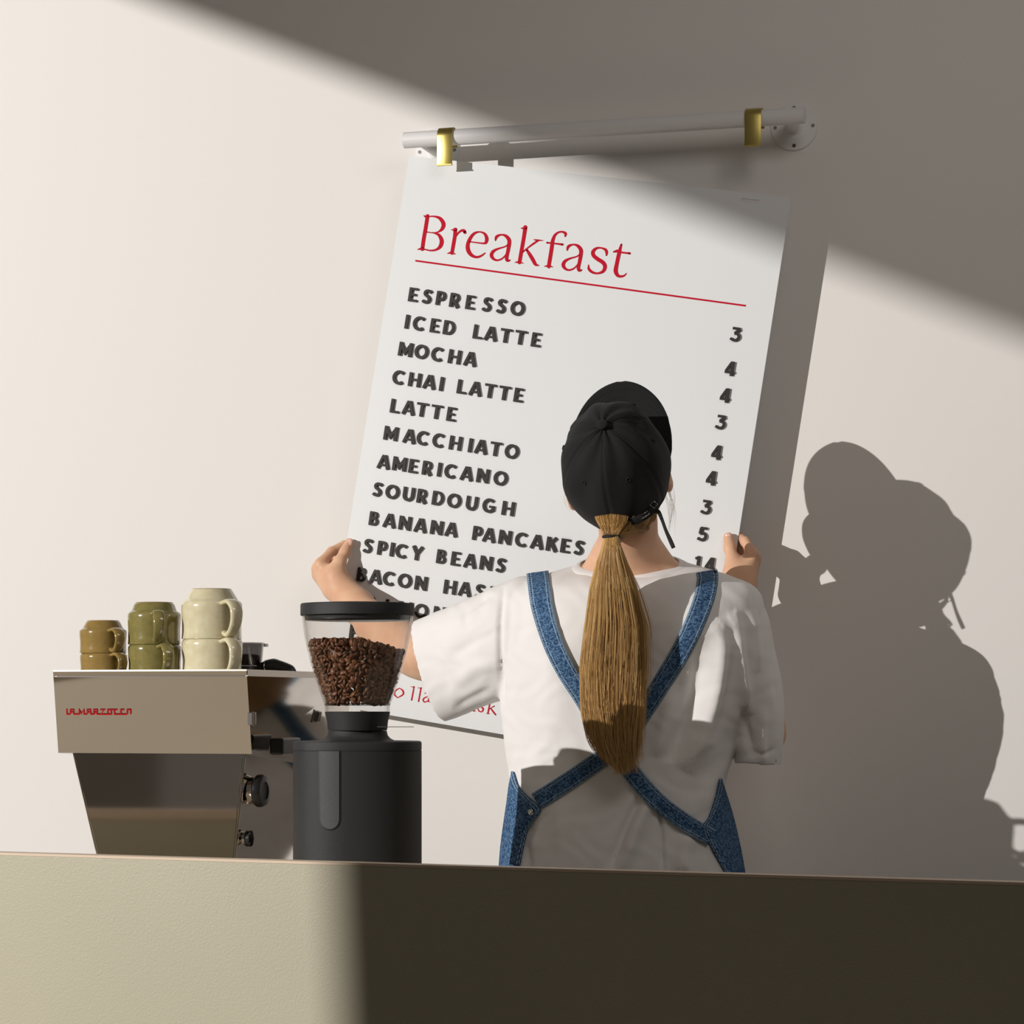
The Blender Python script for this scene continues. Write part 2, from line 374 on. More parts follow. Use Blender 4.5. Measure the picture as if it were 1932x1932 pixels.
# outline with rounded corners and a slot near the top right corner
def corner(a, p, b, r=.010):
    d1 = (a-p)/np.linalg.norm(a-p); d2 = (b-p)/np.linalg.norm(b-p)
    return [p+d1*r*(1-t)**2+d2*r*t**2 for t in np.linspace(0, 1, 6)]
outl = corner(bl, tl, tr)+corner(tl, tr, br)+corner(tr, br, bl)+corner(br, bl, tl)
s0, s1 = bp_(1398, 377), bp_(1433, 381)
def slotpts(a, b, w):
    d = (b-a)/np.linalg.norm(b-a); m = np.cross(d, nn); m /= np.linalg.norm(m)
    if m[2] < 0: m = -m
    return [a+m*w, b+m*w, b-m*w, a-m*w]
s3 = bp_(825, 300); s2 = s3+ (s1-s0)
slots = [slotpts(s0, s1, .0031)]
bm = bmesh.new()
def loopv(pl):
    vs = [bm.verts.new(tuple(p)) for p in pl]; es = [bm.edges.new((vs[i], vs[(i+1) % len(vs)])) for i in range(len(vs))]; return es
es = loopv(outl)
for s in slots: es += loopv(s)
bmesh.ops.triangle_fill(bm, edges=es, use_beauty=True)
r = bmesh.ops.extrude_face_region(bm, geom=bm.faces[:]); bmesh.ops.translate(bm, vec=(0, BT, 0), verts=[g for g in r['geom'] if isinstance(g, bmesh.types.BMVert)])
bmesh.ops.recalc_face_normals(bm, faces=bm.faces)
vv = [np.array(x.co) for x in bm.verts]; ff = [tuple(w.index for w in (bm.verts.index_update() or x.verts)) for x in bm.faces]; bm.free()
mk('panel', vv, ff, M_board, board, smooth=False)

# stroke lettering -------------------------------------------------
def stroke(pl, w, z0, z1, round_=False):
    "polyline in glyph units -> extruded ribbon with mitred joints"
    pl = np.asarray(pl, float); keep = np.r_[True, np.linalg.norm(np.diff(pl, axis=0), axis=1) > 1e-6]; pl = pl[keep]; w = np.asarray(w)[keep] if hasattr(w, '__len__') else w; n = len(pl); d = np.diff(pl, axis=0); d /= np.linalg.norm(d, axis=1)[:, None]
    closed = np.allclose(pl[0], pl[-1]); L_ = []; R_ = []
    for i in range(n):
        d0 = d[i-1] if i > 0 else (d[-1] if closed else d[0]); d1 = d[i] if i < n-1 else (d[0] if closed else d[-1])
        t = d0+d1; t /= np.linalg.norm(t); nm = np.array([-t[1], t[0]]); c = max(.45, nm@np.array([-d0[1], d0[0]]))
        ww = (w[i] if hasattr(w, '__len__') else w)/2/c; L_.append(pl[i]+nm*ww); R_.append(pl[i]-nm*ww)
    v = [(*p, z1) for p in L_]+[(*p, z1) for p in R_]; f = [(i, i+1, n+i+1, n+i) for i in range(n-1)]
    if z0 is not None:
        v += [(*p, z0) for p in L_]+[(*p, z0) for p in R_]
        for i in range(n-1): f += [(i, 2*n+i, 2*n+i+1, i+1), (n+i, n+i+1, 3*n+i+1, 3*n+i)]
        if not closed: f += [(0, n, 3*n, 2*n), (n-1, 3*n-1, 4*n-1, 2*n-1)]
    return [V(*p) for p in v], f
def arc(cx, cy, rx, ry, a0, a1, n=14):
    return [(cx+rx*math.cos(math.radians(a)), cy+ry*math.sin(math.radians(a))) for a in np.linspace(a0, a1, n)]
w_, h_ = .23, .17
Scurve = [(.60, .80), (.50, .90), (.36, .915), (.22, .87), (.15, .75), (.20, .62), (.34, .53), (.48, .43), (.53, .30), (.46, .15), (.31, .085), (.16, .11), (.05, .20)]
G = {
 'E': (.66, [([(.115, 0), (.115, 1)], w_), ([(.1, .915), (.62, .915)], h_), ([(.1, .5), (.54, .5)], h_), ([(.1, .085), (.66, .085)], h_)]),
 'S': (.66, [(spline(Scurve, 30), .20)]),
 'P': (.66, [([(.115, 0), (.115, 1)], w_), ([(.1, .915), (.32, .915)]+arc(.34, .66, .23, .255, 90, -90)+[(.1, .40)], .19)]),
 'R': (.74, [([(.115, 0), (.115, 1)], w_), ([(.1, .915), (.34, .915)]+arc(.36, .675, .22, .24, 90, -90)+[(.1, .435)], .19), ([(.34, .45), (.64, 0)], .24)]),
 'O': (1.0, [(arc(.5, .5, .40, .415, 0, 360, 33), .205)]),
 'I': (.24, [([(.12, 0), (.12, 1)], w_)]),
 'C': (.86, [(arc(.5, .5, .40, .415, 48, 312, 24), .205)]),
 'D': (.84, [([(.115, 0), (.115, 1)], w_), ([(.1, .915), (.36, .915)]+arc(.36, .5, .37, .415, 90, -90, 18)+[(.1, .085)], .19)]),
 'L': (.62, [([(.115, 0), (.115, 1)], w_), ([(.1, .085), (.66, .085)], h_)]),
 'A': (.92, [([(.08, -.0), (.42, .98)], .19), ([(.84, .0), (.50, .98)], .23), ([(.25, .27), (.70, .27)], .15), ([(.36, .93), (.56, .93)], .14)]),
 'T': (.80, [([(.0, .915), (.82, .915)], h_), ([(.41, 0), (.41, .95)], w_)]),
 'M': (1.0, [([(.115, 0), (.115, 1)], w_), ([(.885, 0), (.885, 1)], w_), ([(.10, .93), (.5, .28), (.90, .93)], .21)]),
 'H': (.88, [([(.115, 0), (.115, 1)], w_), ([(.765, 0), (.765, 1)], w_), ([(.1, .5), (.8, .5)], h_)]),
 'N': (.88, [([(.115, 0), (.115, 1)], w_), ([(.765, 0), (.765, 1)], w_), ([(.12, .92), (.76, .08)], .24)]),
 'U': (.84, [([(.115, 1), (.115, .42)]+arc(.42, .40, .305, .315, 180, 360, 14)+[(.725, 1)], .215)]),
 'G': (.88, [(arc(.48, .5, .385, .415, 48, 330, 24), .205), ([(.50, .44), (.90, .44)], .15), ([(.80, .12), (.80, .50)], .2)]),
 'B': (.70, [([(.115, 0), (.115, 1)], w_), ([(.1, .925), (.34, .925)]+arc(.34, .735, .18, .19, 90, -90, 9)+[(.1, .545)], .16), ([(.1, .50), (.36, .50)]+arc(.36, .29, .22, .21, 90, -90, 9)+[(.1, .08)], .17)]),
 'K': (.84, [([(.115, 0), (.115, 1)], w_), ([(.14, .38), (.66, .97)], .20), ([(.33, .62), (.72, 0)], .24)]),
 'Y': (.84, [([(.0+.09, 1), (.42, .46)], .22), ([(.77, 1), (.42, .46)], .20), ([(.42, 0), (.42, .5)], w_)]),
 '3': (.74, [([(.08, .915), (.60, .915)], .17), ([(.60, .90), (.27, .56)], .19), (spline([(.25, .56), (.42, .56), (.56, .46), (.59, .31), (.50, .16), (.33, .09), (.17, .12), (.02, .20)], 20), .18)]),
 '4': (.76, [([(.52, 0), (.52, 1)], .22), ([(.44, .95), (.10, .30)], .17), ([(.03, .24), (.72, .24)], .16)]),
 '5': (.72, [([(.62, .915), (.16, .915)], .17), ([(.20, .93), (.16, .50)], .19), (spline([(.14, .52), (.34, .58), (.52, .50), (.58, .33), (.50, .17), (.33, .09), (.17, .12), (.03, .19)], 20), .185)]),
 '1': (.36, [([(.26, 0), (.26, 1)], .21), ([(.28, .93), (.02, .80)], .16)]),
}
CAPH = .0256; LT = .0042
glyph_me = {}
for ch, (wd, sts) in G.items():
    ms = [stroke(pl, ww, 0, LT/CAPH-.0012*i) for i, (pl, ww) in enumerate(sts)]
    v, f = join(*ms); me = bpy.data.meshes.new('letter'); me.from_pydata([tuple(p*CAPH) for p in v], [], f); me.materials.append(M_letter)
    b = bmesh.new(); b.from_mesh(me); bmesh.ops.recalc_face_normals(b, faces=b.faces); b.to_mesh(me); b.free(); glyph_me[ch] = me
rows = [
 ('ESPRESSO', [770.3, 796, 822, 847.6, 878, 909, 936, 962], 768, 568, .134),
 ('ICEDLATTE', [763.3, 778, 811, 835.5, 892, 913, 942.3, 970, 1001.6], 763, 620, .1414),
 ('MOCHA', [751.2, 781, 812.5, 845, 874], 751, 671, .148),
 ('CHAILATTE', [739.5, 770, 797, 828.4, 861.7, 884, 912.5, 939.7, 968.8], 739, 724, .147),
 ('LATTE', [736, 758, 784.3, 811.9, 842.2], 736, 778, .147),
 ('MACCHIATO', [723.6, 759.5, 785, 814.8, 846.8, 882.8, 894.5, 923.3, 951.3], 723, 829.4, .148),
 ('AMERICANO', [711.2, 740, 770.6, 796, 824.5, 837.5, 867.5, 898.6, 930.3], 711, 882.9, .1417),
 ('SOURDOUGH', [702.8, 726.5, 759, 786, 814.7, 842.8, 878, 909.4, 946.3], 702.8, 935.8, .145),
 ('BANANAPANCAKES', [696, 722, 751.8, 780.5, 811.5, 838.5, 890.9, 909.8, 940.2, 970.8, 999.8, 1029.7, 1056.8, 1082.2], 696, 990.4, .1436),
 ('SPICYBEANS', [684.7, 711.7, 735.2, 745.3, 775, 823, 850.4, 874, 904.5, 935], 684.7, 1042.3, .1457),
 ('BACONHASH', [673.1, 696, 721.6, 749.8, 782, 836.6, 864, 895, 923], 673.1, 1096.2, .142),
 ('ALMOND', [689, 726, 751, 781, 816.9, 846], 689, 1151, .142),
 ('PE', [659, 681], 659, 1203, .142),
 ('3', [1377], 1377, 643.5, .138), ('4', [1366], 1366, 707.5, .138), ('4', [1356.8], 1356.8, 758, .138), ('3', [1349], 1349, 809, .138),
 ('4', [1340.5], 1340, 866, .138), ('4', [1330.5], 1330, 914, .138), ('3', [1321.5], 1321, 969, .138), ('5', [1315], 1315, 1020, .138), ('14', [1309, 1328], 1309, 1075, .138),
]
for word, xs, x0, y0, sl in rows:
    e = bp_(x0+200, y0+200*sl)-bp_(x0, y0); e /= np.linalg.norm(e); vup = np.cross(e, nn); vup = -vup if vup[2] < 0 else vup
    for ch, x in zip(word, xs):
        o = bpy.data.objects.new('price_digit' if ch.isdigit() else 'letter', glyph_me[ch]); COL.objects.link(o); o.parent = board
        p = bp_(x, y0+(x-x0)*sl, .0002)+vup*random.uniform(-.0003, .0003)
        mw = Matrix(((e[0], vup[0], 0), (e[1], vup[1], -1), (e[2], vup[2], 0))).to_4x4(); mw.translation = Vector(p-np.array(board['_org'])); o.matrix_local = mw
        if ch.isdigit(): pass

# printed red script: each stroke (cx, cy, width) in the pixels of an enlargement at (ox, oy) x sc
B1 = [[(375,140,50),(345,330,50),(318,480,50),(295,645,50)], [(320,135,12),(345,150,30),(390,158,20)], [(225,650,10),(270,640,28),(330,648,18)],
 [(375,150,16),(470,147,22),(560,175,42),(615,255,54),(600,330,46),(535,383,20),(450,395,14),(360,382,16)], [(450,393,14),(540,425,36),(588,510,54),(572,595,50),(510,650,30),(420,665,22),(320,645,18)],
 [(795,345,50),(790,440,48),(770,560,48),(745,705,46)], [(735,350,8),(775,352,26),(820,338,14)], [(675,710,8),(735,700,32),(800,720,8)], [(812,445,12),(845,395,24),(890,362,30),(925,365,44),(943,392,40)],
 [(1020,532,16),(1120,545,18),(1225,556,24),(1262,540,40),(1273,480,46),(1240,410,32),(1165,382,20),(1085,405,34),(1022,480,44),(985,580,50),(995,670,54),(1045,738,44),(1120,765,32),(1190,745,26),(1248,703,14)],
 [(1405,512,16),(1415,470,36),(1440,442,34),(1500,425,22),(1565,445,40),(1612,505,50),(1612,580,50),(1592,690,46),(1575,775,46),(1588,818,38),(1625,812,18)],
 [(1595,580,20),(1540,610,18),(1440,640,26),(1370,680,40),(1345,740,46),(1380,795,34),(1440,812,24),(1510,785,20),(1565,725,12)]]
B2 = [[(250,150,54),(228,300,50),(200,460,50),(172,620,50),(160,688,46)], [(182,165,6),(215,165,26),(275,148,10)], [(90,685,8),(150,680,30),(222,698,8)], [(212,525,20),(290,462,20),(380,395,26),(440,355,24)], [(375,338,8),(430,347,24),(520,352,8)], [(272,495,30),(320,570,46),(370,655,48),(405,715,40),(458,732,10)],
 [(855,288,20),(860,248,38),(820,222,28),(760,225,24),(702,268,34),(668,345,46),(655,430,50),(635,560,50),(615,680,50),(605,750,46)], [(580,385,24),(700,398,22),(815,413,30)], [(537,745,8),(600,738,30),(668,755,8)],
 [(1480,580,16),(1485,535,36),(1465,490,36),(1400,465,22),(1330,470,32),(1278,522,48),(1288,582,50),(1350,635,52),(1430,688,52),(1460,750,50),(1430,820,40),(1350,850,26),(1270,835,34),(1215,785,34),(1210,725,14)],
 [(1708,412,24),(1690,475,38),(1670,560,50),(1640,700,50),(1622,812,56),(1650,880,44),(1700,897,32),(1750,885,24),(1787,850,10)], [(1590,525,18),(1650,512,40),(1700,530,26),(1770,540,24),(1835,547,30)]]
B2 += [[(x-520, y-12, w) for x, y, w in s] for s in B1[-2:]]
B3 = [[(345,182,8),(385,212,16),(388,258,16),(322,300,8)], [(345,182,8),(295,215,16),(285,260,16),(322,300,8)], [(485,162,6),(505,168,8),(524,165,12)], [(522,165,13),(507,250,14),(492,327,14)], [(568,177,6),(590,182,8),(610,178,12)], [(607,180,13),(592,260,14),(577,342,14)],
 [(652,245,8),(690,238,12),(706,270,14),(695,340,12),(712,350,8)], [(700,280,8),(650,300,12),(632,325,14),(650,352,12),(690,335,8)],
 [(1205,320,10),(1225,390,14),(1250,458,18)], [(1205,320,8),(1160,390,8),(1128,438,8)], [(1235,460,6),(1270,460,6)], [(1380,385,10),(1375,358,12),(1345,350,10),(1315,372,16),(1335,405,16),(1362,435,16),(1345,468,12),(1312,462,12),(1298,435,10)],
 [(1447,345,14),(1432,420,14),(1418,492,14)], [(1400,488,6),(1440,492,6)], [(1428,445,8),(1470,415,8),(1495,400,12)], [(1452,425,10),(1480,465,16),(1512,505,14)]]
FAT = 1.14
def prnt(strokes, ox, oy, sc, name, label=None):
    ms = []
    for k, s in enumerate(strokes):
        q = spline(s, max(4, 6*len(s))); pl = np.stack([ox+q[:, 0]/sc, -(oy+q[:, 1]/sc)], 1); v, f = stroke(pl, np.maximum(q[:, 2], 5)*FAT/sc, None, 0)
        a = len(v); 
        for e_ in (0, -1):                        # rounded ends
            c = pl[e_]; rr = max(q[e_, 2], 5)*FAT/sc/2; v += [V(c[0]+rr*math.cos(t), c[1]+rr*math.sin(t), 0) for t in np.linspace(0, 2*math.pi, 13)[:-1]]; f = f+[tuple(range(len(v)-12, len(v)))]
        ms.append(([bp_(p[0], -p[1], .0005+.00002*k) for p in v], f))
    v, f = join(*ms); return fixn(mk(name, v, f, M_red, board, smooth=False, label=label))
prnt(B1, 760, 390, 8.05, 'printed_heading', 'red printed serif heading'); prnt(B2, 960, 410, 8.05, 'printed_heading')
prnt(B3, 700, 1270, 6.44, 'printed_footer', 'small red printed line')
v, f = stroke([(783.5, -491.8), (1407, -576.8)], 3.3, None, 0); fixn(mk('printed_rule', [bp_(p[0], -p[1], .0006) for p in v], f, M_red, board, smooth=False))

# ---------------------------------------------------------------- hanging rail, flanges, brass clips
RG = .098; RR = .0145
ra, rb = P(762, 265, RG), P(1519, 217.5, RG); rd = (rb-ra)/np.linalg.norm(rb-ra)
rail = thing('hanging_rail', 'white wall-mounted tube rail above the menu board', 'rail', (ra+rb)/2)
v, f = lathe(ra, [(RR*.8, 0), (RR, .001), (RR, np.linalg.norm(rb-ra)-.001), (RR*.8, np.linalg.norm(rb-ra))], 40, (np.cross(rd, V(0, 1, 0)), V(0, 1, 0), rd)); fixn(mk('tube', v, f, M_rail, rail, auto=40))
for fx_, fy_ in ((826, 286), (1499, 240)):
    c = P(fx_, fy_, 0); v, f = lathe(c, [(.0425, 0), (.0425, .003), (.041, .0045), (.016, .0055), (.0115, .010), (.0115, RG-.008)], 48, (V(1, 0, 0), V(0, 0, 1), V(0, -1, 0)))
    fl = fixn(mk('flange', v, f, M_rail, rail, auto=40))
    for a in (90, 180, 270, 0):
        q = c+V(math.cos(math.radians(a))*.034, -.0052, math.sin(math.radians(a))*.034); v, f = lathe(q, [(.0032, 0), (.0032, .0006)], 16, (V(1, 0, 0), V(0, 0, 1), V(0, -1, 0))); fixn(mk('screw_hole', v, f, M_hole if a == 270 else M_steel2, fl, smooth=False))
def clip(x0, x1, ybot, lab):
    "brass strap folded over the tube, both ends hanging below"
    xm = (x0+x1)/2; t = (P(xm, 240, RG)-ra)@rd; c = ra+rd*t; hw = (x1-x0)/2/FP*4.55; zb = P(xm, ybot, RG)[2]
    R1 = RR+.0022; prof = [V(0, -R1, zb-c[2])]+[V(0, -R1*math.cos(a), R1*math.sin(a)) for a in np.linspace(0, math.pi, 17)]+[V(0, R1, -R1*.9)]
    rings = [[c+rd*s*hw+p for p in prof] for s in (-1, 1)]
    n = len(prof); v = rings[0]+rings[1]; f = [(i, i+1, n+i+1, n+i) for i in range(n-1)]
    o = thing('brass_clip', lab, 'clip', V(c[0], c[1], zb), 'brass clips on the white rail'); s = fixn(mk('strap', v, f, M_brass, o, auto=30)); sol(s, .0022); bev(s, .0004)
    v, f = box(V(c[0], c[1]-R1-.001, zb), (hw, .003, .0012)); mk('foot', v, f, M_brass, o, smooth=False)
clip(829, 859, 315, 'brass clip holding the top left corner of the menu board')
clip(1408, 1439, 279, 'empty brass clip hanging at the right end of the white rail')
# ---------------------------------------------------------------- espresso machine (its tapered back faces the camera)
GM = 1.37
def drop(a, z): return V(a[0], a[1], z)
TLm, TRm = P(100, 1263, GM), P(465, 1264, GM); TLm[2] = TRm[2] = (TLm[2]+TRm[2])/2
BLm, BRm = P(110, 1420, GM-.062), P(475, 1423, GM-.062); BLm[2] = BRm[2] = (BLm[2]+BRm[2])/2; GF = .94
ztop = TLm[2]; far = lambda p, g, z=None: V(p[0], -g, p[2] if z is None else z)
em = thing('espresso_machine', 'polished steel espresso machine with a red script badge, behind the bar counter', 'coffee machine', V((TLm[0]+TRm[0])/2, -1.1, WT))
RIM = .009; tr_ = RIM/(ztop-BLm[2]); TLs, TRs = TLm+(BLm-TLm)*tr_, TRm+(BRm-TRm)*tr_
v, f = hexa([BLm, BRm, far(BRm, GF, BRm[2]-.03), far(BLm, GF, BLm[2]-.03)], [TLs, TRs, far(TRm, GF, ztop-RIM), far(TLm, GF, ztop-RIM)])
up_ = fixn(mk('upper_housing', v, f, M_steel, em, smooth=False)); iy = V(0, .003, 0); lp = V(0, 0, -.0022)
v, f = hexa([TLs, TRs, TRs+iy, TLs+iy], [TLm+lp, TRm+lp, TRm+iy+lp, TLm+iy+lp]); fixn(mk('cup_rail_apron', v, f, M_steel, em, smooth=False))
xl, xr = TLm[0], TRm[0]; rims = []
for c, h in ((V((xl+xr)/2, -GM+.0022, ztop-.0011), ((xr-xl)/2, .002, .0011)), (V((xl+xr)/2, -GF-.002, ztop-RIM/2), ((xr-xl)/2, .002, RIM/2)), (V(xl+.002, -(GM+GF)/2, ztop-RIM/2), (.002, (GM-GF)/2-.0045, RIM/2)), (V(xr-.002, -(GM+GF)/2, ztop-RIM/2), (.002, (GM-GF)/2-.0045, RIM/2))):
    rims.append(box(c, h))
v, f = join(*rims); mk('cup_rail', v, f, mat('satin_rim', (.72, .68, .63), .38, metal=1), em, smooth=False)
ZT = ztop-RIM+.0006
v, f = box(V((xl+xr)/2, -(GM+GF)/2, ZT-.0005), ((xr-xl)/2-.004, (GM-GF)/2-.004, .0008)); mk('cup_tray', v, f, M_steel2, em, smooth=False)
# tapered lower housing
GL = 1.295; zb0 = BLm[2]-.001; zl = WT+.012
a0, a1 = P(137, 1424, GL), P(463, 1424, GL); c0, c1 = P(181, 1612, GL), P(445, 1612, GL)
def ext(p, q, z): t = (z-p[2])/(q[2]-p[2]); return p+(q-p)*t
d0, d1 = ext(a0, c0, zl), ext(a1, c1, zl); a0, a1 = ext(a0, c0, zb0+.004), ext(a1, c1, zb0+.004)
v, f = hexa([d0, d1, far(d1, GF+.12), far(d0, GF+.12)], [a0, a1, far(a1, GF+.06), far(a0, GF+.06)])
lo_ = fixn(mk('lower_housing', v, f, M_steel, em, smooth=False)); bev(lo_, .0015, 3)
# bent back cover slightly proud, with visible side edges
v, f = hexa([d0+V(.004, -.0015, 0), d1+V(-.004, -.0015, 0), d1+V(-.004, .0005, 0), d0+V(.004, .0005, 0)], [a0+V(.004, -.0015, -.003), a1+V(-.004, -.0015, -.003), a1+V(-.004, .0005, -.003), a0+V(.004, .0005, -.003)])
bev(fixn(mk('back_cover', v, f, M_steel, em, smooth=False)), .0006)
for p, q in ((d0, 1), (d1, -1)):
    for g in (GL-.04, GF+.18):
        v, f = lathe(V(p[0]+.03*q, -g, WT), [(.012, 0), (.013, .004), (.009, zl-WT+.002)], 20); fixn(mk('foot', v, f, M_black, em, auto=30))
# side panel details (right side, facing the grinder)
sx = lambda z: a1[0]+(d1[0]-a1[0])*(a1[2]-z)/(a1[2]-d1[2])
def knob(gap, z, R, name, L_=.026):
    x = sx(z)-.004; c = V(x, -gap, z); ax = (V(0, 1, 0), V(0, 0, 1), V(1, 0, 0))
    v, f = lathe(c, [(R*.55, 0), (R*.6, .004), (R*.86, .006), (R*.9, .013)], 36, ax); k = fixn(mk(name, v, f, M_chrome, em, auto=35))
    v, f = lathe(c, [(R*.9, .0131), (R, .016), (R, L_-.004), (R*.9, L_), (R*.55, L_+.001), (R*.5, L_-.001)], 36, ax); fixn(mk('knob_cap', v, f, M_black, k, auto=35))
zk = P(482, 1492, GL-.03)[2]
knob(GL-.030, zk, .0225, 'steam_knob'); knob(GL-.285, zk-.002, .0225, 'water_knob')
knob(GL-.02, P(460, 1582, GL-.02)[2], .011, 'power_switch', .014)
zz = P(500, 1408, GM-.1)[2]; v, f = box(V(xr+.008, -(GM-.125), zz), (.010, .036, .0115)); bev(mk('knob_reflection_block', v, f, M_black, em, smooth=False), .003)  # black block added to stand for the dark knob reflection in the side
for px_, g_ in ((474, GM-.01), (607, GF+.10)):  # the second tab is added in place of the first one's reflection
    q = P(px_, 1356, g_); q[0] = xr+.004; v, f = box(q, (.004, .007, .0085)); b_ = mk('bracket_and_mirror', v, f, M_steel2, em, smooth=False); bev(b_, .0015)
    v, f = box(q+V(.0045, -.005, 0), (.0012, .0015, .0095)); mk('lip', v, f, M_chrome, b_, smooth=False)
# badge lettering on the upper back face
LM = [[(207,222),(215,350),(300,350)], [(300,350),(295,240),(372,240),(378,350)], [(300,300),(372,300)], [(378,350),(515,350),(505,235),(566,335),(622,235),(630,350),(710,350)], [(710,350),(705,240),(782,240),(790,350)], [(710,300),(785,300)], [(790,350),(870,350),(865,240),(948,240),(948,300),(870,300)], [(905,300),(960,350),(1020,352)],
 [(1020,240),(1125,240),(1035,352),(1292,352),(1282,240)], [(1208,350),(1203,240),(1440,240)], [(1360,240),(1372,352),(1512,352)], [(1605,240),(1518,240),(1525,352),(1682,352)], [(1682,352),(1675,240),(1758,240),(1766,352)]]
ubn = np.cross(TRm-TLm, BLm-TLm); ubn /= np.linalg.norm(ubn); ubn = -ubn if ubn[1] > 0 else ubn
def onface(px, py, e): d = ray(px, py); t = ((TLm-CAM)@ubn)/(d@ubn); return CAM+d*t+ubn*e
ms = []
for k, s in enumerate(LM):
    v, f = stroke([(110+x/12.88, -(1320+y/12.88)) for x, y in s], 2.3, None, 0); ms.append(([onface(p[0], -p[1], .0009+.00002*k) for p in v], f))
v, f = join(*ms); bd = fixn(mk('badge', v, f, mat('red_enamel', (.50, .008, .015), .35), em, smooth=False, label='red script badge'))

# ---------------------------------------------------------------- stacked stoneware cups, all upside down
CG = 1.13
def cup(name, m, px, rpx, spx, fpx, frpx, zrim, az, lab, src=None):
    c = P(px, 1260, CG); k = ((c-CAM)@FW)/FP; R, s, h, fr = rpx*k, spx*k, fpx*k, frpx*k; c = V(c[0], c[1], zrim); th = .0035
    if src is None:
        t = thing(name, lab, 'cup', c, 'upturned cups stacked on the machine')
        pr = [(R-th, 0), (R-th*.3, .0002), (R*.985, .0015), (R*.975, s*.18), (R*.972, s*.45), (R*.995, s*.7), (R, s*.85), (R*.995, s*.94), (R*.95, s), (R*.885, s+h*.08), (R*.84, s+h*.25), (fr*1.10, s+h*.78), (fr*1.03, s+h*.97), (fr, s+h)]
        q = [(R-th, 0), (R-th-.001, s*.5), (R-th-.001, s*.85), (R*.8, s*.95), (.0, s*.96)]
        rings = q[::-1]+pr[1:]
        v, f = lathe(c, rings[1:], 56, cap=False); mk('body', v, f, m, t, auto=50).data; o = t.children[0]; fixn(o)
        v, f = lathe(c, [(fr*.99, s+h-.0002), (fr*.985, s+h+.0008), (fr*.86, s+h+.0008), (fr*.84, s+h-.003), (0.001, s+h-.0035)], 40, cap=False); fixn(mk('foot_ring', v, f, M_foot, t, label='bare clay foot ring'))
        v, f = lathe(c, [(R-th-.0012, s*.90), (.001, s*.94)], 40, cap=False); mk('inside', v, f, m, t)
        ex = .028*rpx*k/.047
        path = spline([(R*.93, s*.93), (R+ex*.45, s*.97), (R+ex*.95, s*.78), (R+ex, s*.5), (R+ex*.72, s*.24), (R+ex*.25, s*.10), (R*.95, s*.16)], 26)
        wv = np.interp(np.linspace(0, 1, 26), [0, .12, .4, .8, 1], [.013, .0105, .0105, .0085, .009])*rpx*k/.047
        v, f = sweep([c+V(p[0], 0, p[1]) for p in path], wv, np.full(26, .0040*rpx*k/.047), 14, ref=V(0, 0, 1) if False else V(1, 0, .001), n=2.8)
        # sweep frame: first radius lies along the cup's tangent
        rings_ = []
        for i, p in enumerate(path):
            d = path[min(i+1, 25)]-path[max(i-1, 0)]; d /= np.linalg.norm(d); nrm = V(-d[1], 0, d[0]); a_ = V(0, 1, 0)
            rings_.append([c+V(p[0], 0, p[1])+a_*wv[i]*math.copysign(abs(math.cos(t_))**.7, math.cos(t_))+nrm*.0042*rpx*k/.047*math.copysign(abs(math.sin(t_))**.8, math.sin(t_)) for t_ in np.linspace(0, 2*math.pi, 17)[:-1]])
        v, f = loft(rings_); fixn(mk('handle', v, f, m, t))
    else:
        t = src.copy(); COL.objects.link(t); t.location = c; t['_org'] = list(c); t['label'] = lab
        for ch in src.children:
            q = ch.copy(); COL.objects.link(q); q.parent = t
    t.rotation_euler = (0, 0, math.radians(-az)+TH*0)
    return t, s
def zpx(px, py): return P(px, py, CG)[2]
az0 = math.degrees(TH)
for name, m, px, r, s, h, fr, zr, az, az2, la, lb in (
    ('espresso_cup', M_cup1, 194.5, 44.5, 45, 16, 30, 1231.5, 40, 36, 'small mustard-brown cup, upper one of the leftmost stack on the machine', 'small mustard-brown cup, lower one of the leftmost stack on the machine'),
    ('coffee_cup', M_cup2, 291, 50, 61, 18, 35, 1216.5, 60, 48, 'medium olive-green cup, upper one of the middle stack on the machine', 'medium olive-green cup, lower one of the middle stack on the machine'),
    ('coffee_mug', M_cup3, 399.5, 57.3, 71, 23, 37, 1205, 38, 40, 'large cream mug, upper one of the right stack on the machine', 'large cream mug, lower one of the right stack on the machine')):
    lowz = ZT+.0006; k = ((P(px, 1260, CG)-CAM)@FW)/FP
    t, s_m = cup(name, m, px, r, s, h, fr, lowz+s*k+.0006, az, la)
    cup(name, m, px+1, r, s, h, fr, lowz, az2, lb, src=t)

# portafilter with a smoky dosing cup, lying on the cup tray behind the mugs
pg = 1.0; pc = P(468, 1262, pg); pc[2] = ZT; k = ((pc-CAM)@FW)/FP
pf = thing('portafilter', 'black-handled portafilter with smoky dosing cup lying right of the cream mugs', 'portafilter', pc)
v, f = lathe(pc, [(20*k, .0006), (24*k, .006), (25*k, 20*k), (25*k, 24*k)], 40); fixn(mk('basket', v, f, M_black, pf, auto=35))
v, f = lathe(pc, [(23*k, 24.5*k), (26*k, 25*k), (29*k, 60*k), (33*k, 61*k), (33*k, 66*k), (29*k, 68*k), (26.5*k, 67*k), (24*k, 26*k)], 40, cap=False); fixn(mk('dosing_cup', v, f, M_smoke, pf, auto=35))
v, f = lathe(pc, [(22*k, 25*k), (22.5*k, 44*k), (8*k, 47*k)], 32); fixn(mk('ground_coffee', v, f, M_bean, pf))
v, f = box(pc+RT*34*k+UP*63*k, (4*k, 4*k, 3*k), (RT, FW, UP)); bev(mk('rim_tab', v, f, M_smoke, pf, smooth=False), .001)
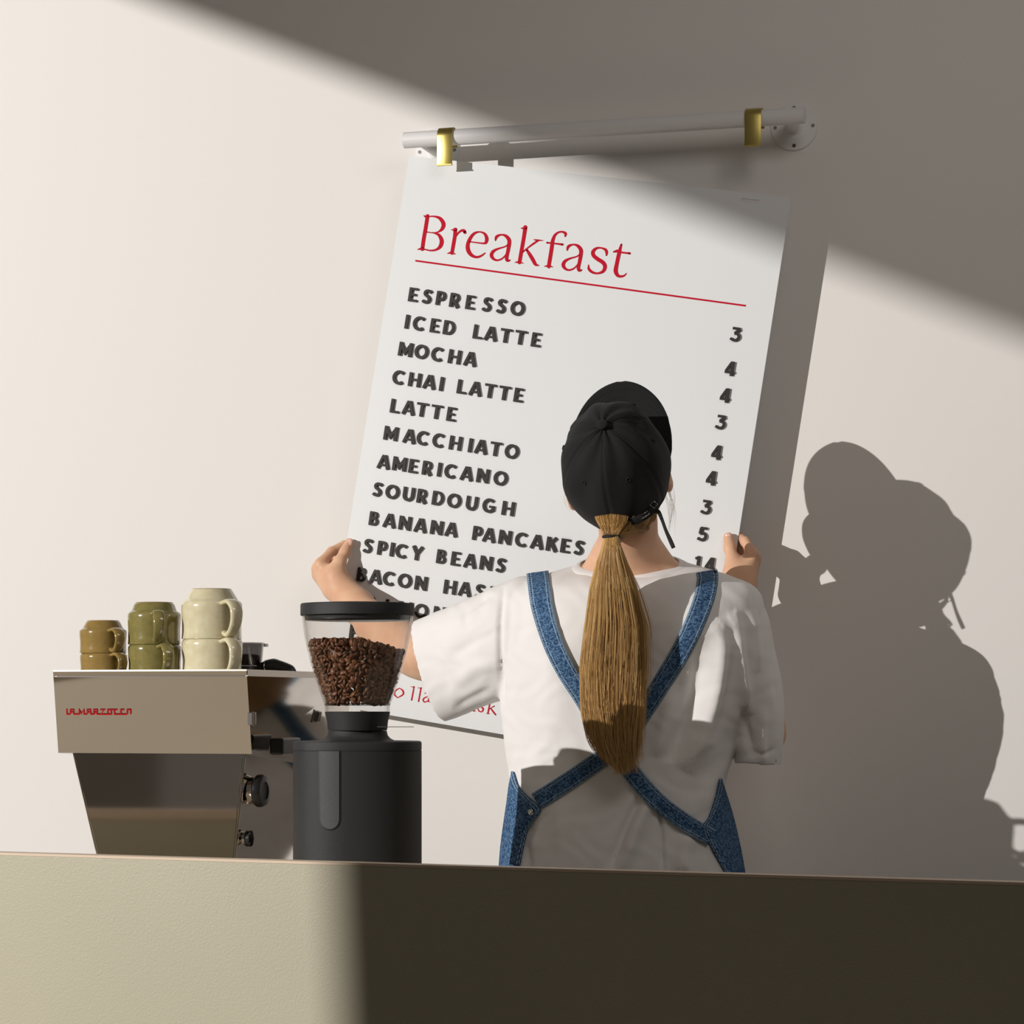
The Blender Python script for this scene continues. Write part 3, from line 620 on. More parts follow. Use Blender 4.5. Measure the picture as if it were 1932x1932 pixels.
hp = spline([pc+RT*22*k+UP*17*k-FW*.002, pc+RT*36*k+UP*20*k-FW*.006, pc+RT*52*k+UP*22*k-FW*.012, pc+RT*75*k+UP*17*k-FW*.02, pc+RT*90*k+UP*11*k-FW*.028], 18)
v, f = sweep(hp, np.interp(np.linspace(0, 1, 18), [0, .2, .25, .5, .56, .9, 1], [12, 13, 15, 16, 14, 10.5, 6])*k, seg=20); fixn(mk('handle', v, f, M_black, pf, auto=50))
v, f = ring_torus(hp[5], frame(hp[6]-hp[4]), 14.6*k, 1.2*k, 24, 6); mk('collar', v, f, M_chrome, pf)

# ---------------------------------------------------------------- coffee grinder
gz = 3.34; gk = gz/FP; gc = PZ(674.5, 1330, gz); gc[2] = WT
def gy(py): return 1.18+(HY-py)*gk-WT
gr = thing('coffee_grinder', 'matte black coffee grinder with a clear hopper, between the machine and the barista', 'grinder', gc)
AX = (RT, FW, UP); hwid = 121*gk; NN = 2.35
prof = [(hwid*.96, .004), (hwid, .008), (hwid, gy(1416.5)), (hwid*.992, gy(1416)), (hwid*.992, gy(1415)), (hwid, gy(1414.5)), (hwid, gy(1402)), (hwid*.99, gy(1399)), (hwid*.965, gy(1398)), (70*gk, gy(1396.8)), (62*gk, gy(1393)), (57*gk, gy(1387)), (55.5*gk, gy(1380)), (55*gk, gy(1378.6))]
rings = []
for r, h in prof:
    t = np.clip((r/gk-70)/40, 0, 1); n_ = 2+(NN-2)*t
    rings.append([gc+RT*r*math.copysign(abs(math.cos(a))**(2/n_), math.cos(a))+FW*r*.9*math.copysign(abs(math.sin(a))**(2/n_), math.sin(a))+UP*h for a in np.linspace(0, 2*math.pi, 97)[:-1]])
v, f = loft(rings); body_g = fixn(mk('body', v, f, M_mblack, gr, auto=35))
v, f = lathe(gc, [(hwid*.9, 0), (hwid*.9, .0045)], 48, AX); fixn(mk('base_pad', v, f, M_black, gr))
def gsurf(dx, py, e):
    "point on the front of the body at horizontal offset dx px"
    x = dx*gk; y = -(1-abs(x/hwid)**NN)**(1/NN)*hwid*.9; n = V(abs(x/hwid)**(NN-1)*math.copysign(1, x), 0, 0)
    nr = RT*math.copysign(abs(x/hwid)**(NN-1), x)-FW*(abs(y/(hwid*.9)))**(NN-1); nr /= np.linalg.norm(nr)
    return gc+RT*x+FW*y+UP*gy(py)+nr*e
def upatch(x0, x1, yt, yb, e, th, m, name, parent):
    "tab with a round lower end, following the body's curve"
    xs = np.linspace(x0, x1, 17); cx, r = (x0+x1)/2, (x1-x0)/2; v = []; f = []; NY = 20
    for lay in (e, e-th):
        for j in range(NY):
            for x in xs:
                low = yb-r+math.sqrt(max(0, r*r-(x-cx)**2))*1.0; v.append(gsurf(x, yt+(low-yt)*j/(NY-1), lay))
    n = 17
    for j in range(NY-1):
        for i in range(n-1):
            a = j*n+i; f.append((a, a+1, a+n+1, a+n)); b = a+n*NY; f.append((b+n, b+n+1, b+1, b))
    ed = [j*n for j in range(NY)]+[(NY-1)*n+i for i in range(1, n)]+[j*n+n-1 for j in range(NY-2, -1, -1)]
    for i in range(len(ed)-1): f.append((ed[i], ed[i+1], ed[i+1]+n*NY, ed[i]+n*NY))
    return fixn(mk(name, v, f, m, parent, auto=40))
upatch(-65.5, -23.5, 1415.5, 1562, .0003, .001, M_black, 'groove', gr)
upatch(-62, -27, 1415.5, 1559, .0011, .0012, M_mblack2, 'dosing_switch', gr)
v, f = box(gc+RT*(-hwid*.99)+FW*.012+UP*gy(1515), (.0012, .03, gy(1400)/2*.0+.05), AX); 
# hopper
def L(*pr, seg=64): return [(r*gk, gy(y)) for r, y in pr]
v, f = lathe(gc, L((55.5, 1378), (56.5, 1374), (57.5, 1362), (61, 1347), (61.5, 1343), (59, 1342.5)), 64, AX); fixn(mk('hopper_collar', v, f, M_mblack, gr, auto=35))
out = [(61, 1342.5), (61.5, 1331), (62.5, 1328), (70, 1308), (79.5, 1280), (88.5, 1250), (96, 1220), (101.5, 1190), (104.5, 1165), (105.5, 1150)]
v, f = lathe(gc, L(*out)+L(*[(r-3, y) for r, y in out[::-1]]), 72, AX, cap=False); f += []
hop = fixn(mk('hopper', v, f, M_glass, gr))
v, f = lathe(gc, L((60, 1331.5), (61.8, 1330.5), (61.8, 1327), (59, 1326.5)), 64, AX); fixn(mk('hopper_floor', v, f, M_smoke, gr, auto=35))
v, f = lathe(gc, L((99, 1169), (100, 1160), (106, 1162), (107.5, 1161), (107.5, 1142), (106, 1139), (80, 1137.6), (0.5, 1137)), 72, AX); lid = fixn(mk('lid', v, f, M_mblack, gr, auto=35))
v, f = lathe(gc, L((98.5, 1170.5), (99.3, 1168.8)), 64, AX); fixn(mk('lid_seal', v, f, M_black, lid))
v, f = box(gc+RT*78*gk-FW*30*gk+UP*gy(1371), (30*gk, 6*gk, .6*gk), AX); bev(mk('shutter_lever', v, f, M_chrome, gr, smooth=False), .0003)
v, f = box(gc+RT*44*gk-FW*38*gk+UP*gy(1371), (12*gk, 3*gk, .7*gk), AX); mk('shutter_slot', v, f, M_chrome, gr, smooth=False)

# beans: one uncountable heap inside the hopper
ry, rr_ = np.array([y for r, y in out][::-1]), np.array([r for r, y in out][::-1])
bv = []; bf = []; NU, NV = 9, 6
for i in range(NV+1):
    ph = math.pi*i/NV-math.pi/2
    for j in range(NU):
        t = 2*math.pi*j/NU; x, y, z = math.cos(ph)*math.cos(t), math.cos(ph)*math.sin(t), math.sin(ph)
        g_ = .35*max(0, y)*math.exp(-(x/.28)**2)
        bv.append(V(x*.82, (y*.62 if y < 0 else y*.42)-g_*.5, z*1.12))
for i in range(NV):
    for j in range(NU): bf.append((i*NU+j, i*NU+(j+1) % NU, (i+1)*NU+(j+1) % NU, (i+1)*NU+j))
bv = np.array(bv); bf = np.array(bf); allv = []; allf = []; cnt = 0
def top_y(x): return 1211+ (x+100)*.03+max(0, x-10)*.22
def put(x, d, y):
    global cnt
    q, _ = np.linalg.qr(rng.normal(size=(3, 3))); s = 7.6*rng.uniform(.82, 1.15)*gk*.86
    allv.append((bv*s)@q+gc+RT*x*gk+FW*d*gk+UP*gy(y)); allf.append(bf+len(bv)*cnt); cnt += 1
for lay, dens in ((0, 1.0), (1, .8)):
    y = 1324.0
    while y > 1205:
        R_ = np.interp(y, ry, rr_)-3-6.0-lay*8; nb = int(2*math.pi*R_/9.4*dens)
        for a in np.linspace(0, 2*math.pi, nb, endpoint=False)+rng.uniform(0, 1):
            aa = a+rng.normal()*.03; x = R_*math.cos(aa); yy = y+rng.uniform(-2.5, 2.5)
            if yy < top_y(x): continue
            put(x-rng.uniform(0, 1.5)*math.cos(aa), R_*math.sin(aa)*(1-rng.uniform(0, .02)), yy)
        y -= 7.6
for _ in range(420):
    a, q = rng.uniform(0, 2*math.pi), math.sqrt(rng.uniform(0, 1)); R_ = 88*q; x = R_*math.cos(a); put(x, R_*math.sin(a), top_y(x)+rng.uniform(-3, 4)-4*(1-q))
# a solid core so that nothing shows between the beans
core = [(np.interp(y, ry, rr_)-3-11, y) for y in (1322, 1300, 1280, 1260, 1245)]
cv, cf = lathe(gc, [(r*gk, gy(y)) for r, y in core], 40, AX); cv = np.array(cv); allf_ = np.vstack(allf)
rr2 = np.array([[gc+RT*72*gk*math.cos(a)+FW*72*gk*math.sin(a)+UP*gy(top_y(72*math.cos(a))+6) for a in np.linspace(0, 2*math.pi, 41)[:-1]]])
bo = mk('coffee_beans', np.vstack(allv), allf_, M_bean, org=gc+UP*gy(1325), label='dark roasted coffee beans heaped in the clear hopper of the grinder', cat='coffee beans', kind='stuff')
# ---------------------------------------------------------------- the barista
pc0 = P(1185, 1700, .43); per = thing('person', 'barista in white t-shirt, denim apron and black cap, back to us, holding the board', 'person', V(pc0[0], pc0[1], 0))
def shift(g, a):
    "bring the far end of the pose (torso, head) a little nearer to the wall; hands stay on the board"
    t = min(1, max(0, (g-.15)/.28)); return g-a*t*t*(3-2*t)
K = lambda px, py, g: P(px, py, shift(g, .066))
KT = lambda px, py, g: P(px, py, g-.01)            # head and hair
# head frame: looking up, head tilted far back
Hc = P(1162, 885, .462); tilt = math.radians(59)
hf = V(-.062, math.cos(tilt), math.sin(tilt)); hf /= np.linalg.norm(hf)
hs = np.cross(hf, V(0, 0, 1)); hs /= np.linalg.norm(hs); hu = np.cross(hs, hf); hu = hu-.09*hs; hu /= np.linalg.norm(hu); hs = np.cross(hf, hu)
H = lambda s, f_, u: Hc+hs*s+hf*f_+hu*u
C_, E_ = 'c', 'e'
neck = [
 (E_, H(0, .004, -.005), (hs, hf, hu), (.078, .094, .085), .02),
 (E_, H(0, .045, -.055), (hs, hf, hu), (.058, .050, .062), .03),
 (C_, H(0, .066, -.098), H(0, .060, -.088), .015, .022, .03),                # chin
 (C_, H(.045, .02, -.075), H(.012, .062, -.096), .015, .015, .03), (C_, H(-.045, .02, -.075), H(-.012, .062, -.096), .015, .015, .03),
 (C_, H(0, .088, -.022), H(0, .098, -.046), .006, .009, .012),              # nose
 (C_, H(-.010, .084, -.070), H(.010, .084, -.070), .006, .006, .008),       # lips
 (C_, H(-.03, .086, -.020), H(.03, .086, -.020), .010, .010, .015),
 (C_, KT(1186, 990, .442), K(1185, 1075, .43), .048, .052, .03),
 (C_, K(1185, 1062, .43), K(1102, 1112, .43), .038, .029, .05), (C_, K(1185, 1062, .43), K(1282, 1106, .43), .038, .029, .05),
]
for sgn, ctr in ((1, KT(1259, 903, .425)), (-1, KT(1079, 938, .43))):            # ears
    ec = ctr; neck += [(E_, ec, (hs, hf*.94+hs*.34*sgn, hu), (.0075, .017, .027), .006), (C_, ec-hs*.012*sgn, ec-hu*.016-hs*.005*sgn, .008, .008, .01)]
vs1, f1 = nets(neck, .0026)
torso = [(C_, K(1070, 1170, .43), K(1310, 1170, .43), .050, .050, .06), (C_, K(1185, 1150, .43), K(1178, 1420, .43), .068, .064, .1), (C_, K(1110, 1200, .43), K(1120, 1400, .43), .055, .05, .08), (C_, K(1260, 1200, .43), K(1240, 1400, .43), .055, .05, .08),
 (C_, K(1178, 1420, .43), K(1178, 1700, .43), .080, .10, .1), (C_, K(1120, 1700, .43), K(1230, 1700, .43), .10, .10, .08),
 (C_, K(1070, 1170, .43), K(1000, 1190, .42), .045, .044, .05), (C_, K(1310, 1170, .43), K(1385, 1190, .42), .045, .042, .05),
 (C_, K(1000, 1190, .42), K(815, 1240, .31), .044, .040, .03), (C_, K(1385, 1190, .42), K(1436, 1370, .36), .042, .036, .03)]
vs2, f2 = nets(torso, .006)
K0 = K; K = lambda px, py, g: P(px, py, shift(g, .066)-.0085)
# ---- left arm and hand, thumb in front of the board's edge, fingers behind it
def hand(th, tr_, fingers, palm, wrist, fore):
    pr = []
    for i in range(len(fore)-1): pr.append((C_, fore[i][0], fore[i+1][0], fore[i][1], fore[i+1][1], .03))
    for a, b, ra_, rb_ in palm: pr.append((C_, a, b, ra_, rb_, .022))
    for i in range(len(th)-1): pr.append((C_, th[i], th[i+1], tr_[i], tr_[i+1], .007 if i else .016))
    for j, (p, r) in enumerate(fingers):
        for i in range(len(p)-1): pr.append((C_, p[i], p[i+1], r[i], r[i+1], .005 if i else .008))
    return nets(pr, .0017, .01)
FG = .066                                           # fingers close on the rear face of the board
lf = []
for k, (m, p, t) in enumerate((((604, 1064, .112), (625, 1041, .085), (650, 1026, FG)), ((600, 1072, .098), (624, 1056, .058), (654, 1042, FG-.002)), ((601, 1082, .084), (628, 1069, .045), (656, 1058, FG-.003)), ((606, 1092, .070), (630, 1083, .040), (653, 1075, FG-.002)))):
    r = (.0098, .0083, .0070) if k < 3 else (.0088, .0072, .0062)
    lf.append(([K(*m), K(*p), K(*t)], r))
th = [K(633, 1082, .120), K(641, 1060, .115), K(651, 1041, .104), K(659, 1024, .0955)]
wrL = K(643, 1112, .118)
v3, f3 = hand(th, (.0145, .0108, .0094, .0085), lf,
  [(K(606, 1067, .106), K(634, 1102, .118), .0105, .017), (K(603, 1076, .096), K(634, 1106, .112), .0105, .017), (K(604, 1085, .084), K(632, 1106, .104), .010, .016), (K(609, 1093, .074), K(634, 1110, .100), .009, .015), (K(634, 1086, .120), K(642, 1108, .118), .013, .018)], wrL,
  [(K(638, 1104, .114), .0185), (K(651, 1120, .124), .0205), (K(672, 1142, .140), .0255), (K(712, 1180, .18), .0335), (K(758, 1218, .25), .038), (K(787, 1232, .295), .036), (K(815, 1235, .31), .040), (K(870, 1215, .34), .046)])
# ---- right hand
rf = []
for k, (m, p, t) in enumerate((((1421, 1046, .118), (1406, 1022, .098), (1392, 1008, .060)), ((1422, 1052, .104), (1408, 1032, .068), (1391, 1022, .052)), ((1420, 1060, .090), (1405, 1044, .056), (1388, 1036, .050)), ((1416, 1068, .078), (1402, 1058, .050), (1386, 1050, .048)))):
    r = (.0098, .0083, .0070) if k < 3 else (.0088, .0072, .0062)
    rf.append(([K(*m), K(*p), K(*t)], r))
thr = [K(1385, 1082, .128), K(1382, 1056, .122), K(1377, 1034, .110), K(1374, 1014, .0965)]
v4, f4 = hand(thr, (.0145, .0112, .0098, .0089), rf,
  [(K(1419, 1049, .114), K(1400, 1090, .128), .0105, .017), (K(1419, 1056, .102), K(1400, 1092, .118), .0105, .017), (K(1417, 1063, .090), K(1400, 1094, .108), .010, .016), (K(1413, 1070, .080), K(1398, 1096, .104), .009, .015), (K(1387, 1080, .128), K(1392, 1100, .130), .013, .018)], None,
  [(K(1395, 1092, .124), .019), (K(1393, 1112, .134), .0215), (K(1398, 1150, .155), .026), (K(1412, 1250, .22), .031), (K(1432, 1350, .30), .031), (K(1441, 1385, .335), .030), (K(1432, 1340, .36), .034)])
K = K0
# ---- legs
hipz = K(1178, 1720, .43)
legs = []
for s in (-1, 1):
    h = V(hipz[0]+s*.085, hipz[1], hipz[2]); kn = V(h[0]+s*.02, h[1]-.01, .47); an = V(kn[0]+s*.005, kn[1]-.01, .075)
    legs += [(C_, h, kn, .085, .058, .05), (C_, kn, an, .055, .040, .03)]
legs += [(C_, hipz-V(.07, 0, 0), hipz+V(.07, 0, 0), .10, .10, .06)]
vs5, f5 = nets(legs, .008)
allv_ = np.vstack([vs1, vs2, v3, v4]); o1, o2, o3 = len(vs1), len(vs1)+len(vs2), len(vs1)+len(vs2)+len(v3)
body = mk('body', allv_, np.vstack([f1, f2+o1, f3+o2, f4+o3]), M_skin, per)
mk('trousers', vs5, f5, M_trouser, per)
for s in (-1, 1):
    x = hipz[0]+s*.11; v, f = nets([(C_, V(x, hipz[1]-.05, .045), V(x, hipz[1]+.10, .040), .040, .036, .03), (C_, V(x, hipz[1]-.04, .06), V(x, hipz[1]-.03, .10), .038, .036, .03), (C_, V(x, hipz[1]+.10, .038), V(x, hipz[1]+.13, .034), .034, .028, .02)], .006); mk('shoe', v, f, M_shoe, per)
def nail(c, nrm, updir, w, l):
    nrm = nrm/np.linalg.norm(nrm); a = np.cross(updir, nrm); a /= np.linalg.norm(a); b = np.cross(nrm, a); v = []; f = []
    for i in range(7):
        for j in range(7):
            x, y = (i-3)/3, (j-3)/3; q = x*math.sqrt(1-y*y/2), y*math.sqrt(1-x*x/2)
            v.append(c+a*q[0]*w+b*q[1]*l-nrm*(q[0]**2)*w*.35)
    for i in range(6):
        for j in range(6): f.append((i*7+j, i*7+j+1, (i+1)*7+j+1, (i+1)*7+j))
    sol(mk('thumbnail', v, f, M_nail, per), .0007)
nail(P(659, 1023.5, .087+.0088), V(.15, -1, .16), th[3]-th[2], .0058, .0076); nail(P(1374.3, 1013, .088+.0092), V(.10, -1, .16), thr[3]-thr[2], .0060, .0076)

# ---------------------------------------------------------------- t-shirt
def rowring(y, xl, xr, g, hd, sag, n, N=72, off=0):
    cx, hw = (xl+xr)/2, (xr-xl)/2; r = []
    for a in np.linspace(0, 2*math.pi, N+1)[:-1]:
        ca, sa = math.cos(a), math.sin(a); x = math.copysign(abs(ca)**(2/n), ca); z = math.copysign(abs(sa)**(2/n), sa)
        p = K(cx+hw*x, y+sag*z, g); p[1] -= (hd+off)*z; r.append(p+V(off*x, 0, 0))
    return np.array(r)
RW = np.array([[1064, 1092, 1284, .425, .060, 23, 2.0], [1069, 1084, 1296, .425, .066, 23, 2], [1078, 1052, 1332, .428, .078, 20, 2.1], [1090, 1008, 1380, .43, .087, 16, 2.2], [1106, 975, 1420, .43, .096, 10, 2.3], [1132, 955, 1438, .43, .105, 4, 2.4],
 [1180, 946, 1440, .43, .112, 0, 2.4], [1250, 945, 1436, .43, .115, 0, 2.4], [1320, 948, 1420, .43, .115, 0, 2.4], [1400, 956, 1388, .43, .110, 0, 2.4], [1480, 966, 1366, .43, .106, 0, 2.4], [1560, 960, 1374, .43, .108, 0, 2.4], [1650, 950, 1398, .43, .114, 0, 2.4], [1770, 935, 1420, .43, .125, 0, 2.4]])
tt = spline(RW, 90)
rings = [rowring(*q) for q in tt]
inn = rowring(1085, 1104, 1268, .425, .052, 18, 2.0); tv, tf = loft([inn]+rings)
def sleeve(rows, N=40, axis='v'):
    rows = spline(rows, 36); rg = []
    for x0, y0, x1, y1, g, hd in rows:
        cx, cy, dx, dy = (x0+x1)/2, (y0+y1)/2, (x0-x1)/2, (y0-y1)/2; r = []
        for a in np.linspace(0, 2*math.pi, N+1)[:-1]:
            ca, sa = math.cos(a), math.sin(a); u = math.copysign(abs(ca)**(2/2.2), ca)
            p = K(cx+dx*u, cy+dy*u, g); p[1] -= hd*math.copysign(abs(sa)**(2/2.2), sa); r.append(p)
        rg.append(np.array(r))
    c = rg[-1].mean(0); ends = []
    for s, m in ((.985, 0), (.93, 0), (.905, 1), (.895, 4), (.885, 9), (.87, 15)):
        q = rg[-1-m] if m else rg[-1]; cc = q.mean(0); ends.append(cc+(q-cc)*s)
    return loft(rg+ends)
slL = sleeve([(1060, 1100, 1045, 1300, .42, .065), (1000, 1086, 980, 1315, .42, .080), (955, 1098, 945, 1322, .415, .083), (905, 1121, 908, 1334, .40, .080), (845, 1146, 872, 1350, .37, .074), (783, 1172, 838, 1362, .335, .066)])
slR = sleeve([(1330, 1190, 1400, 1110, .42, .055), (1352, 1245, 1441, 1145, .415, .070), (1378, 1300, 1460, 1220, .405, .070), (1394, 1345, 1475, 1300, .39, .066), (1391, 1390, 1478, 1370, .375, .062), (1390, 1438, 1472, 1445, .36, .058)])
me_parts = []
v, f = join((tv, tf), slL, slR)
tmp = mk('tmp_shirt', v, f, None, per); fixn(tmp)
m = tmp.modifiers.new('r', 'REMESH'); m.mode = 'VOXEL'; m.voxel_size = .0036
m = tmp.modifiers.new('s', 'SMOOTH'); m.iterations = 5; m.factor = .5
bpy.context.view_layer.update()
ev = tmp.evaluated_get(bpy.context.evaluated_depsgraph_get()); em_ = bpy.data.meshes.new_from_object(ev)
nv = len(em_.vertices); co = np.empty(nv*3, np.float32); em_.vertices.foreach_get('co', co); co = co.reshape(-1, 3)+np.array(per['_org'], np.float32)
no = np.empty(nv*3, np.float32); em_.vertices.foreach_get('normal', no); no = no.reshape(-1, 3)
fc = np.array([p.vertices[:] for p in em_.polygons]); bpy.data.objects.remove(tmp)
X, Y, Z = proj(co); back = np.clip((-no[:, 1]+.35)/.6, 0, 1); disp = np.zeros(nv)
def fold(pts, w, amp, sharp=None, tap=.25):
    "ridge (amp>0) or crease (amp<0) along a line; sharp makes one flank steeper"
    global disp
    q = spline(pts, 60); d2 = np.full(nv, 1e9); best = np.zeros(nv, int)
    for i in range(60):
        d = (X-q[i, 0])**2+(Y-q[i, 1])**2; k = d < d2; d2[k] = d[k]; best[k] = i
    tg = np.gradient(q, axis=0)[best]; side = np.sign((X-q[best, 0])*tg[:, 1]-(Y-q[best, 1])*tg[:, 0]); t = best/59
    ww = np.where(side > 0, w*(sharp or 1), w); e = np.exp(-d2/ww**2)*np.clip(t/tap, 0, 1)**.7*np.clip((1-t)/tap, 0, 1)**.7
    disp += amp*e
# big folds of the loose back and sleeves
fold([(1352, 1165), (1362, 1235), (1350, 1320), (1322, 1400), (1290, 1455)], 20, .016)
fold([(1384, 1150), (1392, 1230), (1402, 1290), (1412, 1350)], 13, .012)
fold([(1318, 1200), (1312, 1290), (1288, 1370), (1262, 1440)], 15, -.010)
fold([(1380, 1180), (1378, 1260), (1362, 1340), (1340, 1400)], 12, -.008)
fold([(1418, 1150), (1425, 1210), (1430, 1270)], 10, .008)
fold([(1270, 1290), (1255, 1360), (1240, 1430)], 14, .008)
fold([(1400, 1390), (1350, 1470), (1300, 1540)], 16, .006)
fold([(1215, 1490), (1180, 1560), (1150, 1640)], 7, -.010); fold([(1240, 1490), (1205, 1560), (1175, 1650)], 13, .011)
fold([(1246, 1520), (1248, 1580), (1250, 1660)], 4, -.010); fold([(1300, 1560), (1290, 1610), (1288, 1660)], 16, .012)
fold([(1010, 1540), (990, 1590), (1000, 1650)], 12, -.008)
fold([(1020, 1400), (1010, 1470), (1030, 1540)], 20, .005); fold([(1060, 1190), (1045, 1300), (1050, 1420)], 34, .006); fold([(1100, 1420), (1060, 1500), (1050, 1600)], 16, .004)
# shoulder and sleeve wrinkles
fold([(950, 1105), (944, 1180), (946, 1260), (950, 1330)], 5, -.007); fold([(930, 1120), (905, 1135), (880, 1160), (884, 1190)], 7, -.004)
fold([(900, 1150), (860, 1190), (840, 1250)], 16, .004); fold([(935, 1190), (890, 1215), (850, 1240)], 9, -.003); fold([(945, 1250), (900, 1260), (860, 1290)], 14, .004)
fold([(815, 1190), (832, 1250), (850, 1300)], 12, -.003); fold([(930, 1300), (890, 1318), (855, 1340)], 8, -.004)
fold([(1000, 1100), (985, 1150), (980, 1230)], 14, -.003)
fold([(1400, 1330), (1410, 1380), (1420, 1430)], 7, -.006); fold([(1440, 1330), (1436, 1390), (1440, 1440)], 8, .006); fold([(1460, 1180), (1464, 1260), (1470, 1340)], 8, -.004); fold([(1420, 1415), (1440, 1422), (1465, 1412)], 4, -.003)
# raised shoulder blades and hollow of the spine
disp += .020*np.exp(-((X-1300)/60)**2-((Y-1190)/75)**2)*1.0
disp += .008*np.exp(-((X-1060)/60)**2-((Y-1220)/90)**2)
fold([(1190, 1120), (1190, 1260), (1185, 1420)], 26, -.010)
disp += .0007*np.sin(co[:, 0]*95+3*np.sin(co[:, 2]*60))*np.sin(co[:, 2]*70+2*np.sin(co[:, 0]*50))
co = co+no*(disp*back)[:, None]
# hems: stitched lines just above sleeve cuff
shirt = mk('t_shirt', co, fc, M_shirt, per)
bvh = BVHTree.FromPolygons([tuple(p) for p in co], [tuple(p) for p in fc])
def drape(px, py, e):
    d = Vector(ray(px, py)).normalized(); h = bvh.ray_cast(Vector(CAM), d)
    if h[0] is None: return None
    return np.array(h[0])-np.array(d)*e
# neckband
def nb(y, xl, xr, g, hd, sag, off): return rowring(y, xl, xr, g, hd, sag, 2.0, 72, off)
c_in = nb(1062.5, 1093, 1283, .425, .060, 22, -.002); c_top = nb(1061.5, 1092, 1284, .425, .061, 22, .0015); c_mid = nb(1068, 1086, 1294, .425, .067, 24, .0035); c_low = nb(1074, 1076, 1306, .426, .072, 25, .0028); seam_ = nb(1074.5, 1075, 1307, .426, .0722, 25, .0034); c_end = nb(1075.5, 1074, 1308, .426, .0725, 25, -.001)
v, f = loft([c_in, c_top, c_mid, c_low, c_end], False, False); fixn(mk('neckband', v, f, M_shirt, shirt)); v, f = sweep(list(seam_)+[seam_[0]], .0009, seg=6, cap=False); mk('neckband_seam', v, f, M_shirt, shirt)

# ---------------------------------------------------------------- denim apron
ap = None
def strip(name, ctr, wid, e, parent, nx=9, NS=90, m=M_denim, th=.0022, loose=.0):
    q = spline(ctr, NS); w = np.interp(np.linspace(0, 1, NS), np.linspace(0, 1, len(wid)), wid); pts = np.full((NS, nx, 3), np.nan)
    for i in range(NS):
        t = q[min(i+1, NS-1)]-q[max(i-1, 0)]; t /= np.linalg.norm(t); n_ = np.array([-t[1], t[0]])
        for j in range(nx):
            p = q[i]+n_*w[i]*(j/(nx-1)-.5); h = drape(p[0], p[1], e)
            if h is not None: pts[i, j] = h
    # depth smoothing so that the cloth bridges small folds
    dep = (pts-CAM)@FW
    for i in range(NS):
        for j in range(nx):
            if np.isnan(dep[i, j]):
                k = np.nanmean(dep[max(0, i-3):i+4]) if not np.all(np.isnan(dep[max(0, i-3):i+4])) else 4.25; dep[i, j] = k+.004
    for _ in range(3):
        d2 = dep.copy(); d2[1:-1] = (dep[:-2]+2*dep[1:-1]+dep[2:])/4; d2[:, 1:-1] = (d2[:, :-2]+2*d2[:, 1:-1]+d2[:, 2:])/4; dep = np.minimum(d2, dep+.0006)
    v = []; s = 0; uv = []
    for i in range(NS):
        t = q[min(i+1, NS-1)]-q[max(i-1, 0)]; t /= np.linalg.norm(t); n_ = np.array([-t[1], t[0]])
        if i: s += np.linalg.norm(q[i]-q[i-1])/1120
        for j in range(nx):
            p = q[i]+n_*w[i]*(j/(nx-1)-.5); v.append(PZ(p[0], p[1], dep[i, j])); uv.append((s, j/(nx-1)))
    f = [(i*nx+j, i*nx+j+1, (i+1)*nx+j+1, (i+1)*nx+j) for i in range(NS-1) for j in range(nx-1)]
    o = mk(name, v, f, m, parent); ul = o.data.uv_layers.new(name='UVMap')
    for lp in o.data.loops: ul.data[lp.index].uv = uv[lp.vertex_index]
    sol(o, th, -1 if False else 0); return o
def panel(name, Lp, Rp, e, parent, flip):
    "side panel between two outlines (left, right), draped and curving away past the shirt's outline"
    NY_, NX_ = 40, 15; l = spline(Lp, NY_); r = spline(Rp, NY_); dep = np.full((NY_, NX_), np.nan); P2 = np.zeros((NY_, NX_, 2))
    for i in range(NY_):
        for j in range(NX_):
            p = l[i]+(r[i]-l[i])*j/(NX_-1); P2[i, j] = p; h = drape(p[0], p[1], e)
            if h is not None and (h-CAM)@FW < 4.5: dep[i, j] = (h-CAM)@FW
    for i in range(NY_):
        g = np.where(~np.isnan(dep[i]))[0]
        if len(g) == 0: dep[i] = 4.3; continue
        for j in range(NX_):
            if np.isnan(dep[i, j]): k = g[np.argmin(abs(g-j))]; dep[i, j] = dep[i, k]+abs(P2[i, j, 0]-P2[i, k, 0])*.0022
    for _ in range(6):
        d2 = dep.copy(); d2[1:-1] = (dep[:-2]+2*dep[1:-1]+dep[2:])/4; d2[:, 1:-1] = (d2[:, :-2]+2*d2[:, 1:-1]+d2[:, 2:])/4; dep = d2
    dep -= .003; v = []; uv = []
    for i in range(NY_):
        wd = abs(r[i, 0]-l[i, 0])/1120
        for j in range(NX_):
            v.append(PZ(*P2[i, j], dep[i, j])); t = j/(NX_-1); t = 1-t if flip else t; uv.append((i/NY_*.16, max(.30, .97-(1-t)*wd/.035)))
    f = [(i*NX_+j, i*NX_+j+1, (i+1)*NX_+j+1, (i+1)*NX_+j) for i in range(NY_-1) for j in range(NX_-1)]
    o = mk(name, v, f, M_denim, parent); ul = o.data.uv_layers.new(name='UVMap')
    for lp in o.data.loops: ul.data[lp.index].uv = uv[lp.vertex_index]
    sol(o, .003); return o
S2 = [(1333, 1078), (1335, 1095), (1328, 1130), (1308, 1182), (1283, 1232), (1254, 1280), (1222, 1330), (1188, 1380), (1150, 1420), (1108, 1450), (1060, 1482), (1012, 1512)]
S1 = [(1014, 1080), (1017, 1102), (1024, 1150), (1042, 1210), (1066, 1262), (1096, 1310), (1128, 1362), (1160, 1412), (1200, 1468), (1246, 1517), (1295, 1553), (1342, 1580)]
s2o = strip('apron', S2, [40, 40, 38, 37, 35, 34, 34, 34, 34], .0035, per)
s2o['label'] = 'worn blue denim cross-back apron'
